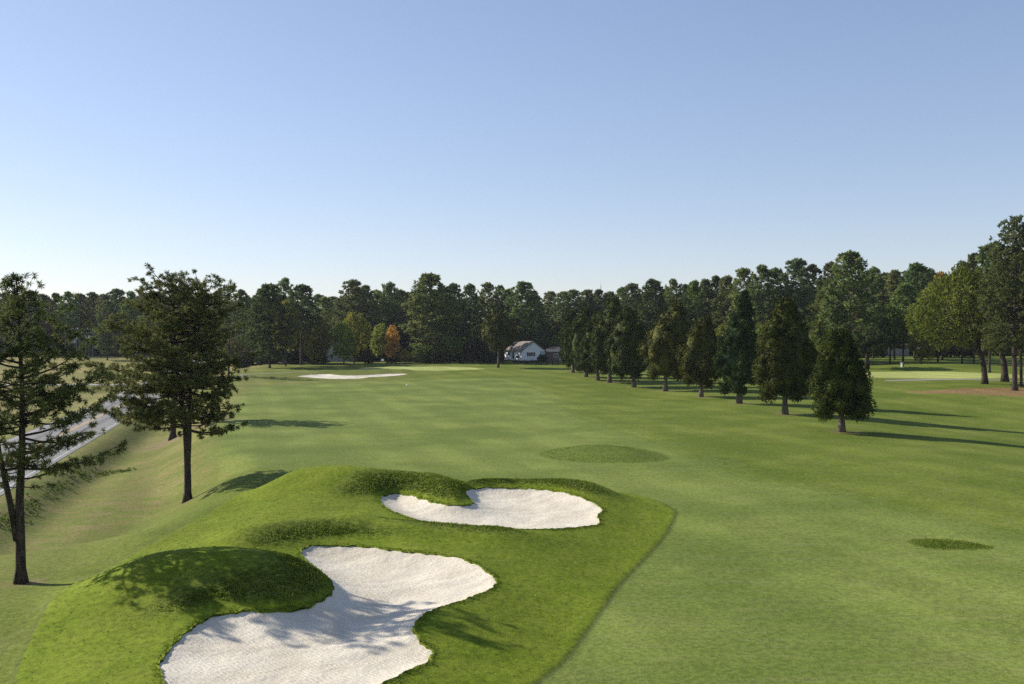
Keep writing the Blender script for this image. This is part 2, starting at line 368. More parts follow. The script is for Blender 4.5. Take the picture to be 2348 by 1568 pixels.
def ground_mat():
    t = NT('mown grass'); p = t.pos()
    n1 = t.noise(p, .09, 4, .6); n2 = t.noise(p, .7, 4, .62); n3 = t.noise(p, 5, 4, .65); n4 = t.noise(p, 24, 3, .7)
    n5 = t.noise(t.scale(p, (.35, 1.6, 1)), .8, 4, .65)
    n6 = t.noise(t.scale(p, (.5, 1.3, 1)), 2.6, 4, .7)
    wig = t.math('MULTIPLY', t.math('SUBTRACT', n3, .5), .35)
    def mask(name, w=.06, amp=1.0, big=0.0):
        v = t.math('ADD', t.attr(name), t.math('MULTIPLY', wig, amp))
        if big: v = t.math('ADD', v, t.math('MULTIPLY', t.math('SUBTRACT', n2, .5), big))
        return t.ramp(v, -w, w)
    # rough on both sides of the hole
    rough = t.mix(t.ramp(n1, .35, .65), (.098,.140,.014), (.132,.162,.025))
    rough = t.mix(t.ramp(n6, .5, .75, 0, .55), rough, (.070,.105,.016)); rough = t.mix(t.ramp(n2, .45, .75, 0, .7), rough, (.142,.150,.044))
    dryg = t.mix(t.ramp(n2, .40, .62), (.172,.160,.052), (.128,.156,.030))
    dryg = t.mix(t.ramp(n5, .5, .7, 0, .75), dryg, (.235,.165,.085))
    d = t.math('MULTIPLY', t.attr('dry'), t.ramp(t.math('ADD', n1, t.math('MULTIPLY', n5, .5)), .5, .85, .55, 1))
    col = t.mix(d, rough, dryg)
    col = t.mix(t.attr('field'), col, t.mix(t.ramp(n1, .35, .65), (.185,.185,.055), (.235,.20,.075)))
    # fairway: paler, a little grey with dormant blades
    fw = t.mix(t.ramp(n1, .33, .67), (.122,.168,.028), (.165,.202,.042))
    fw = t.mix(t.ramp(n5, .42, .70, 0, .45), fw, (.185,.192,.068))
    fw = t.mix(t.ramp(n3, .55, .75, 0, .5), fw, (.100,.150,.036))
    fw = t.mix(t.ramp(n6, .45, .72, 0, .5), fw, (.086,.118,.028)); col = t.mix(mask('fairway', .25, 1.0, .5), col, fw)
    sx = t.n('ShaderNodeSeparateXYZ'); t.l(p, sx.inputs[0])
    band = t.math('SINE', t.math('ADD', t.math('MULTIPLY', sx.outputs[0], 1.15), t.math('ADD', t.math('MULTIPLY', sx.outputs[1], .32), t.math('MULTIPLY', n2, 2.5))))
    band = t.math('MULTIPLY', t.ramp(band, -.5, .5, -1, 1), t.ramp(n1, .38, .60, .015, .065))
    lc = t.mix(n2, (.092,.132,.020), (.122,.155,.030))
    col = t.mix(mask('lowcut', .08, 2.2, 1.1), col, lc)
    sr = t.mix(t.ramp(n2, .35, .68), (.118,.162,.010), (.150,.186,.017))
    sr = t.mix(t.ramp(n3, .5, .78, 0, .4), sr, (.085,.118,.011))
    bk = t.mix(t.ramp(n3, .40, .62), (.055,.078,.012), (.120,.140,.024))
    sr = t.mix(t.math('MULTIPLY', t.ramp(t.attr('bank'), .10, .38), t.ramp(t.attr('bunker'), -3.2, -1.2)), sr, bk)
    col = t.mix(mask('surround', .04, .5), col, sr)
    # shadow line painted into the colour where the two heights of cut meet
    e = t.math('ABSOLUTE', t.math('ADD', t.attr('surround'), t.math('MULTIPLY', wig, .6)))
    col = t.mix(t.ramp(e, .02, .14, .45, 0), col, (.075,.085,.030))
    gr = t.mix(t.ramp(n2, .3, .7), (.30,.34,.10), (.34,.37,.12))
    fr = t.mix(n2, (.22,.24,.075), (.25,.25,.085))
    col = t.mix(mask('green', .3, 1.0), col, fr)
    gi = t.ramp(t.attr('green'), 1.4, 1.9); col = t.mix(gi, col, gr)
    st = t.mix(t.ramp(n3, .38, .62), (.165,.10,.045), (.25,.165,.078))
    col = t.mix(t.math('MULTIPLY', mask('straw', 1.5, 3, 6), t.ramp(n5, .25, .5, .45, 1)), col, st)
    ring = t.attr('ring'); col = t.mix(t.math('MULTIPLY', ring, t.ramp(n2, .3, .6, .3, .9)), col, (.20,.15,.085))
    # fine grain of the blades
    grain = t.math('MULTIPLY', t.math('ADD', t.ramp(n4, .25, .75, .78, 1.22), band), t.ramp(n3, .3, .7, .76, 1.24))
    hsv = t.n('ShaderNodeHueSaturation'); t.l(col, hsv.inputs['Color']); t.l(t.math('MULTIPLY', grain, t.math('MULTIPLY', t.ramp(n1, .32, .68, .90, 1.10), t.ramp(n6, .3, .7, .93, 1.07))), hsv.inputs['Value'])
    h = t.math('ADD', t.math('MULTIPLY', n3, .8), t.math('MULTIPLY', n4, .45))
    t.bsdf(hsv.outputs[0], .95, t.bump(h, .55, .07), .08)
    return t.m

def sand_mat():
    t = NT('bunker sand'); p = t.pos()
    n1 = t.noise(p, .6, 4, .6); n2 = t.noise(p, 5, 4, .6); n3 = t.noise(p, 40, 3, .7)
    w = t.n('ShaderNodeTexWave', wave_type='BANDS', bands_direction='DIAGONAL'); t.l(p, w.inputs['Vector'])
    w.inputs['Scale'].default_value = 3.2; w.inputs['Distortion'].default_value = 7; w.inputs['Detail'].default_value = 2; w.inputs['Detail Scale'].default_value = .5
    col = t.mix(t.ramp(n1, .3, .7), (.57,.51,.40), (.69,.63,.515))
    col = t.mix(t.ramp(n2, .55, .8, 0, .5), col, (.42,.35,.26))
    h = t.math('ADD', t.math('MULTIPLY', w.outputs['Fac'], .24), t.math('ADD', t.math('MULTIPLY', n2, 1.3), t.math('ADD', t.math('MULTIPLY', n1, 2.0), t.math('MULTIPLY', n3, .45))))
    t.bsdf(col, .95, t.bump(h, .6, .06), .1); return t.m
M['sand'] = sand_mat()
V2, s2, i2, u2 = pack(sand_q, sand_f, Vall)
lab = np.zeros(len(V2), int)
for k, b in enumerate(BUNKERS):
    lab = np.where(sdf(b, V2[:, 0], V2[:, 1], 3) > -1.5, k, lab)
V2[:, 2] += .018 * np.sin(V2[:, 0] * 3.1 + 2 * np.sin(V2[:, 1] * 1.7)) * np.sin(V2[:, 1] * 3.9 + np.sin(V2[:, 0] * 2.3)) - .01
st2 = np.concatenate([[0], np.cumsum(s2)[:-1]])
for k, lb in enumerate(('large near sand bunker with a waist and tree shadow across its lower half', 'second sand bunker with two lobes beyond the saddle of the mounds',
                        'low far sand bunker strip in front of the flag green')):
    keep = lab[i2[st2]] == k
    idx = np.concatenate([i2[a:a + n] for a, n in zip(st2[keep], s2[keep])])
    us, inv = np.unique(idx, return_inverse=True)
    o = link('sand_bunker', arr_mesh('sand_bunker', V2[us], s2[keep], inv, True), M['sand'])
    tag(o, lb, 'sand bunker', 'bunkers cut into the turf', 'structure')

# ------------------------------------------------------------------ roads
def ribbon(name, pts, half, mat, lift):
    """flat strip along pts: list of (x, y); half widths left and right"""
    P = np.array(pts, float); T = np.gradient(P, axis=0); T /= np.linalg.norm(T, axis=1)[:, None]; Nn = np.stack([T[:, 1], -T[:, 0]], 1)
    o = np.linspace(half[0], half[1], 5) if abs(half[1] - half[0]) > 1 else np.array(half)
    v = []; f = []; k = len(o)
    for i in range(len(P)):
        for w in o:
            q = P[i] + Nn[i] * w; v.append((q[0], q[1], 0))
    v = np.array(v); v[:, 2] = height(v[:, 0], v[:, 1]) + lift
    for i in range(len(P) - 1):
        for j in range(k - 1): f.append((i * k + j, i * k + j + 1, (i + 1) * k + j + 1, (i + 1) * k + j))
    return mesh(name, v, f)
def road_mat():
    t = NT('worn asphalt'); p = t.pos()
    n = t.noise(p, .5, 4, .6); g = t.noise(p, 30, 3, .7)
    oi = t.attr('across'); tr = t.math('ABSOLUTE', oi)
    col = t.mix(t.ramp(n, .3, .7), (.20,.196,.186), (.25,.245,.233))
    band = t.math('ABSOLUTE', t.math('SUBTRACT', tr, 1.75)); col = t.mix(t.ramp(band, .2, .7, .55, 0), col, (.095,.095,.098))
    col = t.mix(t.ramp(g, .35, .65, 0, .25), col, (.32,.32,.31))
    t.bsdf(col, .85, t.bump(g, .3, .01), .05); return t.m
ts = np.linspace(-150, 300, 180)
cl = [ROADA + RDIR * a for a in ts]
me = ribbon('road', cl, (-4.5, 4.5), None, .03); r = link('road', me, road_mat()); tag(r, kind='structure')
put(me, 'across', [road_off(v.co.x, v.co.y) for v in me.vertices])
YEL = simple('yellow road paint', (.62,.40,.10), .7, .12, 3); WHI = simple('white road paint', (.48,.48,.46), .7, .12, 3)
for nm, a, b, m in (('yellow_line', -.22, -.10, YEL), ('yellow_line', .10, .22, YEL), ('white_line', -4.06, -3.94, WHI), ('white_line', 3.94, 4.06, WHI)):
    tag(link(nm, ribbon(nm, cl, (a, b), None, .036), m), kind='structure')
side = [(-430 + 6 * i, SIDE_Y) for i in range(int((430 - 72) / 6) - 1)] + [(-78.5, SIDE_Y)]
sm_ = simple('pale side road', (.30,.30,.31), .85, .12, .6)
tag(link('side_road', ribbon('side_road', side, (-2.6, 2.6), None, .026), sm_), kind='structure')
pathm = simple('concrete path', (.25,.235,.20), .9, .12, 1.5)
gp_ = [hit(x, y)[:2] for x, y in ((2030,873),(2070,872),(2110,871),(2150,870.5),(2190,870),(2240,870),(2290,872),(2345,876),(2420,880))]
sp = np.array(gp_); sp = np.stack([np.interp(np.linspace(0, 8, 60), range(9), sp[:, 0]), np.interp(np.linspace(0, 8, 60), range(9), sp[:, 1])], 1)
tag(link('cart_path', ribbon('cart_path', sp, (-1.1, 1.1), None, .03), pathm), kind='structure')
p2 = np.array([(-63,226),(-58,232),(-52,238.5),(-46,243.5),(-39,247.5),(-33,253)])
p2 = np.stack([np.interp(np.linspace(0, 5, 40), range(6), p2[:, 0]), np.interp(np.linspace(0, 5, 40), range(6), p2[:, 1])], 1)
tag(link('cart_path', ribbon('cart_path', p2, (-.6, .6), None, .04), pathm), kind='structure')

# ------------------------------------------------------------------ plants
def unit(n):
    v = rng.normal(size=(n, 3)); return v / (np.linalg.norm(v, axis=1)[:, None] + 1e-9)
def leaves(P, D, k, length, width, bias, up=0.0, flat=0.0):
    """k pointed leaves at every point P, leaning along D"""
    P = np.repeat(P, k, 0); D = np.repeat(D, k, 0); n = len(P)
    d = D * bias + unit(n) + np.array([0, 0, up]); d /= np.linalg.norm(d, axis=1)[:, None] + 1e-9
    s = np.cross(d, unit(n) * (1 - flat) + D * flat * 2.2); s /= np.linalg.norm(s, axis=1)[:, None] + 1e-9
    L = length * rng.uniform(.65, 1.25, n)[:, None]; W = width * rng.uniform(.7, 1.3, n)[:, None] * .5
    return np.stack([P, P + d * L * .5 + s * W, P + d * L, P + d * L * .5 - s * W], 1).reshape(-1, 3)
def leaf_mesh(name, Q, hull=None):
    n = len(Q) // 4; V = Q; sizes = np.full(n, 4); idx = np.arange(n * 4)
    if hull is not None:
        hv, hf = hull; idx = np.concatenate([idx, np.array(hf).ravel() + len(V)]); sizes = np.concatenate([sizes, np.full(len(hf), 4)]); V = np.concatenate([V, hv])
    return arr_mesh(name, V, sizes, idx)
def ip(v, tab):
    a = np.array(tab, float); return np.interp(v, a[:, 0], a[:, 1])

def pine(seed, H, stems, right, left, nbr, lean=(0, 0), leaf=(.2, .03), k=12, gap=.25, sub=.4, up=(.55, -.05), r0=.2, depth=1.0, extra_br=(), dens=1.0, bias=.75):
    """stems: list of polylines; right / left: crown reach by height (fraction of H)"""
    global rng
    rng = np.random.default_rng(seed)
    wood = Solid(); P = []; D = []
    for si, st in enumerate(stems):
        st = np.array(st, float)
        if si == 0:
            z1 = .55 * max(1, r0 / .3); st = np.insert(st, 1, [np.interp(z1, st[:, 2], st[:, 0]), np.interp(z1, st[:, 2], st[:, 1]), z1], 0)
        rad = r0 * (1 - .9 * (st[:, 2] / st[-1, 2]).clip(0, 1) ** 1.1)
        if si == 0: rad[0] *= 1.6
        else: rad *= .8
        wood.tube(st, rad, 7)
    hs = np.array([p[0] for p in right]); lo, hi = hs.min(), hs.max()
    jobs = []
    for i in range(nbr):
        t = (i + .5 + rng.uniform(-.4, .4)) / nbr; t = t ** .9
        jobs.append((lo + (hi - lo) * t, i * 2.39996 + rng.uniform(-.5, .5), rng.uniform(.6, 1.08), i % len(stems), None))
    jobs += [(h, ph, 1.0, s, L) for h, ph, s, L in extra_br]
    for h, ph, fr, si, Lf in jobs:
        st = np.array(stems[si], float); z = h * H
        z0 = max(z, st[0][2] + .02); z0 = min(z0, st[-1][2])
        o = np.array([np.interp(z0, st[:, 2], st[:, 0]), np.interp(z0, st[:, 2], st[:, 1]), z0])
        c = math.cos(ph); w = (c + 1) / 2
        L = Lf if Lf else (ip(h, right) * w + ip(h, left) * (1 - w)) * fr * (depth if abs(c) < .6 else 1)
        if L < .15: continue
        el = up[1] + (up[0] - up[1]) * ((h - lo) / (hi - lo)) ** 1.3 + rng.uniform(-.28, .28)
        n = 6; s = np.linspace(0, 1, n)
        hd = np.array([math.cos(ph), math.sin(ph), 0]); sd = np.array([-hd[1], hd[0], 0])
        bend = rng.uniform(-.15, .15)
        pts = o + np.outer(s * L * math.cos(el), hd) + np.outer(np.sin(s * 3) * bend * L * .5, sd)
        pts[:, 2] += L * (math.sin(el) * s + .16 * s ** 2 - .05 * np.sin(s * PI))
        wood.tube(pts, r0 * .26 * min(1, L / 3 + .2) * (1 - .88 * s), 5)
        m = max(2, int(L * .75 / sub))
        for j in range(m):
            q = .28 + .72 * (j + rng.random()) / m
            b = np.array([np.interp(q, s, pts[:, a]) for a in range(3)])
            sl = (1.15 - q * .75) * L * .36 * rng.uniform(.5, 1.15) + .12
            sg = 1 if j % 2 else -1; an = rng.uniform(.5, 1.1) * sg
            dv = hd * math.cos(an) + sd * math.sin(an); dv = dv + np.array([0, 0, rng.uniform(-.1, .42)]); dv /= np.linalg.norm(dv)
            e = b + dv * sl; wood.tube([b, (b + e) / 2 + np.array([0, 0, .03 * sl]), e], [.02 * r0 / .2, .014 * r0 / .2, .008 * r0 / .2], 3)
            nn = max(1, int(sl * dens / gap))
            for a in range(nn):
                f = .3 + .7 * (a + rng.random()) / nn
                P.append(b + dv * sl * f + rng.normal(size=3) * gap * .3); D.append(dv + np.array([0, 0, .35]))
        P.append(pts[-1]); D.append(hd + np.array([0, 0, .5]))
    for st in stems:
        st = np.array(st, float)
        for a in range(int(10 * dens)): P.append(st[-1] - np.array([0, 0, a * gap * .5]) + rng.normal(size=3) * gap * .5); D.append(np.array([0, 0, 1.]))
    Q = leaves(np.array(P), np.array(D), k, leaf[0], leaf[1], bias)
    return wood, Q

def lobes(seed, H, base, prof, nl, lobe, leaf, k, per, shape=(1, 1), up=.3, hull=.75, limbs=0, r0=.2, stem=None, out=.72, shift=None, lean=0.0, balls=False, flat=.45):
    """crown of rounded leaf masses: prof = radius by crown fraction; used for cedars and broad-leaved trees"""
    global rng
    rng = np.random.default_rng(seed)
    wood = Solid(); C = []; R = []
    ch = H - base
    for i in range(nl):
        t = ((i + rng.random()) / nl) ** .85
        pr = ip(t, prof); ph = i * 2.39996 + rng.uniform(-.4, .4)
        rr = pr * out * (1 if rng.random() < .75 else rng.uniform(.3, .9))
        lr = lobe * (.55 + .6 * rng.random()) * (.45 + .55 * min(1, pr / max(p[1] for p in prof)))
        lr = min(lr, max(pr * .75, .3))
        sx = ip(t, shift) if shift else 0
        C.append((math.cos(ph) * rr * shape[0] + sx, math.sin(ph) * rr * shape[1], base + ch * t * .96)); R.append(lr)
    C = np.array(C); R = np.array(R)
    P = []; D = []
    ax = np.array([0., 0, 1])
    for c, r in zip(C, R):
        n = max(6, int(per * (r / lobe) ** 2)); d = unit(n)
        o = c - np.array([ip((c[2] - base) / ch, shift) if shift else 0, 0, base + ch * .42]); o /= np.linalg.norm(o) + 1e-9
        d = d[(d @ o) > -.45]
        rad = r * rng.uniform(.72, 1.08, len(d))[:, None]
        P.append(c + d * rad * np.array([1, 1, 1.15])); D.append(d)
    P = np.concatenate(P); D = np.concatenate(D)
    kp = P[:, 2] > base * .62; P, D = P[kp], D[kp]
    Q = leaves(P, D, k, leaf[0], leaf[1], .9 - .55 * flat, up, flat)
    hv = None
    if hull and balls:  # unseen balls added inside the lobes to make them opaque and self-shadowing
        hvv = []; hf = []
        for c, r in zip(C, R):
            b = len(hvv); r = r * .66
            for i in range(6):
                th = PI * i / 5
                for j in range(8):
                    a = 2 * PI * j / 8; hvv.append((c[0] + r * math.sin(th) * math.cos(a), c[1] + r * math.sin(th) * math.sin(a), c[2] + 1.1 * r * math.cos(th)))
            for i in range(5):
                for j in range(8): hf.append((b + i * 8 + j, b + (i + 1) * 8 + j, b + (i + 1) * 8 + (j + 1) % 8, b + i * 8 + (j + 1) % 8))
        balls_v, balls_f = hvv, hf
    else: balls_v, balls_f = [], []
    if hull:  # unseen opaque shell added inside the crown to block light
        nt, na = 14, 18; hvv = list(balls_v); hf = list(balls_f); nb0 = len(hvv)
        for i in range(nt):
            t = i / (nt - 1)
            for j in range(na):
                a = 2 * PI * j / na; rr = ip(t, prof) * hull * (1 + .12 * math.sin(3 * a + 7 * t) + .1 * math.sin(5 * a - 11 * t)) * (.05 if i in (0, nt - 1) else 1)
                sx = ip(t, shift) if shift else 0
                hvv.append((math.cos(a) * rr * shape[0] + sx, math.sin(a) * rr * shape[1], base + .15 + (ch * .97 - .15) * t))
        for i in range(nt - 1):
            for j in range(na): hf.append(tuple(nb0 + q for q in (i * na + j, i * na + (j + 1) % na, (i + 1) * na + (j + 1) % na, (i + 1) * na + j)))
        hv = (np.array(hvv), hf)
    st = np.array(stem if stem else [(0, 0, -.15), (.02 * H * .1, 0, base * .5), (lean * .5, 0, base), (lean, 0, base + ch * .5), (lean + (ip(.9, shift) if shift else 0) * .5, 0, base + ch * .85)], float)
    rad = r0 * np.interp(np.linspace(0, 1, len(st)), [0, .12, .5, 1], [1.35, 1.0, .75, .12])
    wood.tube(st, rad, 8)
    for i in range(limbs):
        c = C[int(rng.integers(0, len(C)))]; z = base * rng.uniform(.7, 1.05) + ch * rng.uniform(0, .25)
        o = np.array([np.interp(z, st[:, 2], st[:, 0]), np.interp(z, st[:, 2], st[:, 1]), z])
        mid = (o + c) / 2 + np.array([0, 0, .12 * np.linalg.norm(c - o)]) * (1 if c[2] > z else -.5)
        wood.tube([o, o * .55 + mid * .45, mid, mid * .4 + c * .6, c], r0 * np.array([.42, .34, .25, .16, .05]), 5)
    return wood, Q, hv

def plant(name, loc, wood, Q, fol, brk, hull=None, rz=0.0, tint=None):
    t = empty(name, loc, rz)
    if wood is not None: wood.build('trunk', M[brk], t, True)
    c = link('crown', leaf_mesh('crown', Q, hull), M[fol], t)
    if tint: c.color = (*tint, 1)
    return t
def copy_tree(src, loc, rz, sc, tint=None):
    r = src.copy(); COL.objects.link(r); r.location = loc; r.rotation_euler = (0, 0, rz); r.scale = sc
    for k in ('label', 'category', 'group'):
        if k in r: del r[k]
    for ch in src.children:
        c = ch.copy(); COL.objects.link(c); c.parent = r
        if tint and c.name.startswith('crown'): c.color = (*tint, 1)
    return r
RINGS = []

# ---- the two near pines on the left
b1 = hit(47, 1337)
s1 = 36.6 / F
def up1(x, y): return ((x - 47) * b1[1] / F, 0.0, (1337 - y) * b1[1] / F)
H1 = (1337 - 632) * b1[1] / F
stA = [up1(47,1345), up1(46,1250), up1(44,1150), (*up1(47,1040)[:1], .1, up1(47,1040)[2]), (*up1(46,900)[:1], .15, up1(46,900)[2]), (*up1(42,780)[:1], .1, up1(42,780)[2]), up1(38,636)]
stB = [up1(38,1240), (*up1(25,1150)[:1], -.1, up1(25,1150)[2]), (*up1(8,1040)[:1], -.3, up1(8,1040)[2]), (*up1(-6,900)[:1], -.4, up1(-6,900)[2]), (*up1(-25,770)[:1], -.4, up1(-25,770)[2])]
def f1(y): return (1337 - y) / 705
k1 = b1[1] / F
RR = [(f1(1120),.9),(f1(1085),1.9),(f1(1040),2.7),(f1(960),2.9),(f1(880),2.9),(f1(800),2.6),(f1(720),1.3),(f1(680),.8),(f1(645),.45)]
LL = [(a, b * .95) for a, b in RR]
w, Q = pine(21, H1, [stA, stA, stB], RR, LL, 118, leaf=(.185,.028), k=34, gap=.23, sub=.26, r0=.19, depth=.9, up=(.6,-.02), dens=1.2, bias=.28,
            extra_br=[(f1(1075), .12, 0, 3.6), (f1(1062), -.25, 0, 2.4), (f1(1000), .05, 0, 3.3), (f1(955), -.15, 0, 3.1), (f1(905), .2, 0, 3.0), (f1(860), -.1, 0, 2.9), (f1(1100), .5, 0, 1.7)])
P1 = plant('pine_tree', b1, w, Q, 'needle', 'bark', rz=0.0)
tag(P1, 'sparse near pine with forked trunk cropped by the left edge', 'pine tree', 'roadside pines')
b2 = hit(430, 1148)
def up2(x, y, dy=0.0): return ((x - 430) * b2[1] / F, dy, (1148 - y) * b2[1] / F)
H2 = (1148 - 628) * b2[1] / F
stA = [up2(430,1155), up2(430,1100), up2(429,1040), up2(424,980,.1), up2(415,930,.2), up2(404,860,.3), up2(396,780,.3), up2(396,700,.2), up2(402,640,.2)]
stB = [up2(431,1060), up2(436,1000,-.2), up2(438,920,-.3), up2(445,800,-.4), up2(455,720,-.4), up2(470,668,-.3)]
def f2(y): return (1148 - y) / 520
RR = [(f2(985),1.9),(f2(950),2.8),(f2(900),3.1),(f2(850),3.2),(f2(780),2.9),(f2(720),2.5),(f2(690),1.9),(f2(665),1.4),(f2(645),.8)]
LL = [(f2(985),2.6),(f2(950),3.9),(f2(900),4.6),(f2(850),4.7),(f2(780),4.1),(f2(720),3.4),(f2(690),2.8),(f2(665),2.3),(f2(645),1.2)]
kx = b2[1] / 55.2
RR = [(a, r * kx) for a, r in RR]; LL = [(a, r * kx) for a, r in LL]
w, Q = pine(33, H2, [stA, stB], RR, LL, 180, leaf=(.25,.043), k=34, gap=.33, sub=.37, r0=.26, depth=.95, up=(.42,-.14), dens=1.35, bias=.28,
            extra_br=[(f2(985), .1, 1, 2.9 * kx), (f2(985), -.4, 1, 2.5 * kx), (f2(975), PI - .1, 0, 3.9 * kx), (f2(930), PI + .3, 0, 4.6 * kx), (f2(690), PI - .3, 0, 2.6 * kx)])
P2 = plant('pine_tree', b2, w, Q, 'needle', 'bark')
tag(P2, 'bushy near pine with two dark stems left of the mounds', 'pine tree', 'roadside pines')
RINGS += [(b1, 1.0), (b2, 1.4)]
# third pine behind it: only the trunk foot and the crown's right side show
b3 = hit(396, 1006)
st3 = [(0,0,-.2),(.05,0,2),(.15,0,6),(.3,.1,10),(.5,.1,14.2)]
pr3 = [(.33,2.2),(.42,4.2),(.55,5.2),(.7,4.6),(.85,3.0),(.97,.8)]
w, Q = pine(41, 14.6, [st3], pr3, pr3, 90, leaf=(.38,.09), k=15, gap=.28, sub=.42, r0=.36, up=(.8,-.1), dens=.9, bias=.5)
P3 = plant('pine_tree', b3, w, Q, 'needle', 'bark'); tag(P3, 'thick trunked pine standing behind the bushy two-stemmed pine', 'pine tree', 'roadside pines')
RINGS.append((b3, 7.5))
b4 = hit(524, 868)
st4 = [(0,0,-.2),(0,0,4),(.3,0,10),(.2,0,18.5)]
pr4 = [(.22,2.5),(.35,4.0),(.55,4.6),(.75,4.0),(.9,2.4),(.98,.8)]
w, Q = pine(45, (868 - 660) * b4[1] / F, [np.array(st4) * np.array([1, 1, (868 - 660) * b4[1] / F / 19.2])], pr4, pr4, 80, leaf=(.6,.24), k=9, gap=.45, sub=.6, r0=.26, up=(.7,-.1), dens=.9)
t = plant('pine_tree', b4, w, Q, 'far_needle', 'bark'); tag(t, 'open crowned pine past the bushy two-stemmed pine', 'pine tree', 'roadside pines')

# ---- the cedar row on the right
CED = [  # base x, y, crown left, crown right, top, crown bottom, top x, tint, label
    (1929,990,1861,2000,753,946,1918,(.92,1.0,.8), 'nearest and shortest lumpy cedar, right end of the row'),
    (1799,950,1734,1866,676,908,1799,(.98,1.03,.85), 'broad two-peaked olive cedar beside the shortest nearest one'),
    (1694,925,1640,1740,660,890,1707,(.68,.97,1.35), 'tall blue-green spire-shaped cedar in the row'),
    (1607,910,1549,1652,722,876,1619,(1.15,1.02,.8), 'small rounded olive cedar left of the blue-green spire'),
    (1525,897,1468,1590,687,862,1550,(1.15,1.05,.8), 'wide olive cedar leaning right, two left of the blue-green spire'),
    (1453,888,1384,1490,703,858,1440,(.85,1.0,1.05), 'dark spreading cedar with low forked limbs in mid row'),
    (1397,877,1352,1446,675,850,1405,(.85,1.0,.95), 'tallest dark cedar of the crowded far part of the row'),
    (1370,872,1326,1410,712,848,1374,(.9,1.02,.9), 'dark cedar squeezed behind the tallest one of the far row'),
    (1343,864,1300,1382,698,842,1340,(1.0,1.02,.85), 'second cedar from the far left end of the row'),
    (1313,854,1282,1346,706,836,1306,(.95,1.05,.85), 'farthest cedar with pale trunk foot at the row end')]
PROF = [(0,.50),(.06,.82),(.16,1.0),(.28,1.05),(.42,1.02),(.58,.87),(.72,.66),(.86,.40),(.95,.22),(1,.08)]
PRO1 = [(0,.66),(.06,.92),(.16,1.0),(.25,.86),(.33,1.02),(.45,.94),(.56,.82),(.64,.60),(.78,.50),(.9,.40),(.96,.30),(1,.16)]
PRO2 = [(0,.5),(.05,.8),(.15,.98),(.28,1.0),(.42,.9),(.58,.70),(.74,.46),(.88,.27),(1,.06)]
cedars = []
for i, (x, y, cl_, cr_, ty, by, tx, tint, lab_) in enumerate(CED):
    b = hit(x, y); s = b[1] / F
    H = (y - ty) * s; base = (y - by) * s * .86; rad = (cr_ - cl_) / 2 * s * .98
    prof = [(a, r * rad) for a, r in (PRO1 if i == 0 else PRO2 if i == 2 else PROF)]
    mid = ((cl_ + cr_) / 2 - x) * s; tip = (tx - x) * s
    shift = [(0, mid), (.35, mid), (1, tip)]
    near = b[1] < 150
    lf = max(.17, b[1] * .0018)
    w, Q, hv = lobes(100 + i, H, base, prof, 74 if near else 56, rad * .34, (lf, lf * .42), 5, 330 if near else 170, up=.55, hull=.70, limbs=9, r0=.027 * H if i else .036 * H, shift=shift, lean=mid * .3, out=.80, balls=True, flat=.8)
    t = plant('cedar_tree', b, w, Q, 'cedar', 'cedarbark', hv, tint=tint)
    tag(t, lab_, 'cedar tree', 'cedars lining the right side of the fairway')
    RINGS.append((b, 2.2)); cedars.append(t)
# single cedar before the white house
b = hit(1142, 843); s = b[1] / F
w, Q, hv = lobes(130, (843 - 712) * s, (843 - 800) * s, [(a, r * 46 * s) for a, r in [(0,.35),(.1,.8),(.3,1),(.55,.95),(.75,.75),(.9,.45),(1,.15)]], 50, 1.7, (.6,.25), 4, 70, up=.4, hull=.62, balls=True, limbs=8, r0=.28, shift=[(0, 0), (1, -.2)])
t = plant('cedar_tree', b, w, Q, 'cedar', 'cedarbark', hv, tint=(1.15,1.05,1.0)); tag(t, 'lone egg-shaped tree in front of the white house', 'cedar tree')

# ---- big trees at the right edge
def broad(seed, H, base, rad, nl, lobe, leaf, k, per, **kw):
    return lobes(seed, H, base, [(a, r * rad) for a, r in [(0,.35),(.1,.7),(.25,.95),(.45,1),(.65,.88),(.82,.62),(.94,.34),(1,.12)]], nl, lobe, leaf, k, per, **kw)
b = hit(2257, 880); s = b[1] / F
w, Q, hv = broad(140, (880 - 618) * s, (880 - 790) * s, 92 * s, 84, 2.0, (.50,.26), 4, 66, hull=0, limbs=26, r0=.52, out=.70, up=.1, shift=[(0, -70 * s), (.4, -88 * s), (1, -50 * s)], lean=-1.2,
                 stem=[(0,0,-.2),(0,0,1.2),(-.15,0,3.0),(-.5,0,4.6),(-1.8,0,8),(-4,.2,12),(-4.5,.2,15.5)])
t = plant('oak_tree', b, w, Q, 'broad', 'bark', tint=(1.12,1.12,.8)); tag(t, 'large yellow-green broad-leaved tree with leaning forked trunk over pine straw', 'broad-leaved tree')
b = hit(2303, 875); s = b[1] / F
w, Q, hv = broad(141, (880 - 640) * s, (880 - 815) * s, 60 * s, 60, 2.0, (.50,.24), 4, 60, hull=0, limbs=20, r0=.62, out=.72, up=.1, shift=[(0, -8 * s), (1, -20 * s)],
                 stem=[(0,0,-.2),(0,0,1.4),(-.1,0,3.2),(-.6,0,5),(-1.2,0,9),(-1.2,.2,14)])
t = plant('oak_tree', b, w, Q, 'broad', 'bark', tint=(.72,.78,.8)); tag(t, 'dark thick trunked broad-leaved tree left of the tall right-hand pine', 'broad-leaved tree')
b = hit(2326, 895); s = b[1] / F; H = (895 - 503) * s
st = [(0,0,-.2),(0,0,3),(-.2,0,9),(.1,0,16),(.2,0,H)]
pr = [(.24,3.5),(.34,5.6),(.48,6.4),(.62,5.6),(.76,4.2),(.88,3.0),(.98,1.2)]
w, Q = pine(150, H, [st], pr, pr, 130, leaf=(.55,.18), k=11, gap=.32, sub=.5, r0=.40, up=(.85,.0), dens=.85)
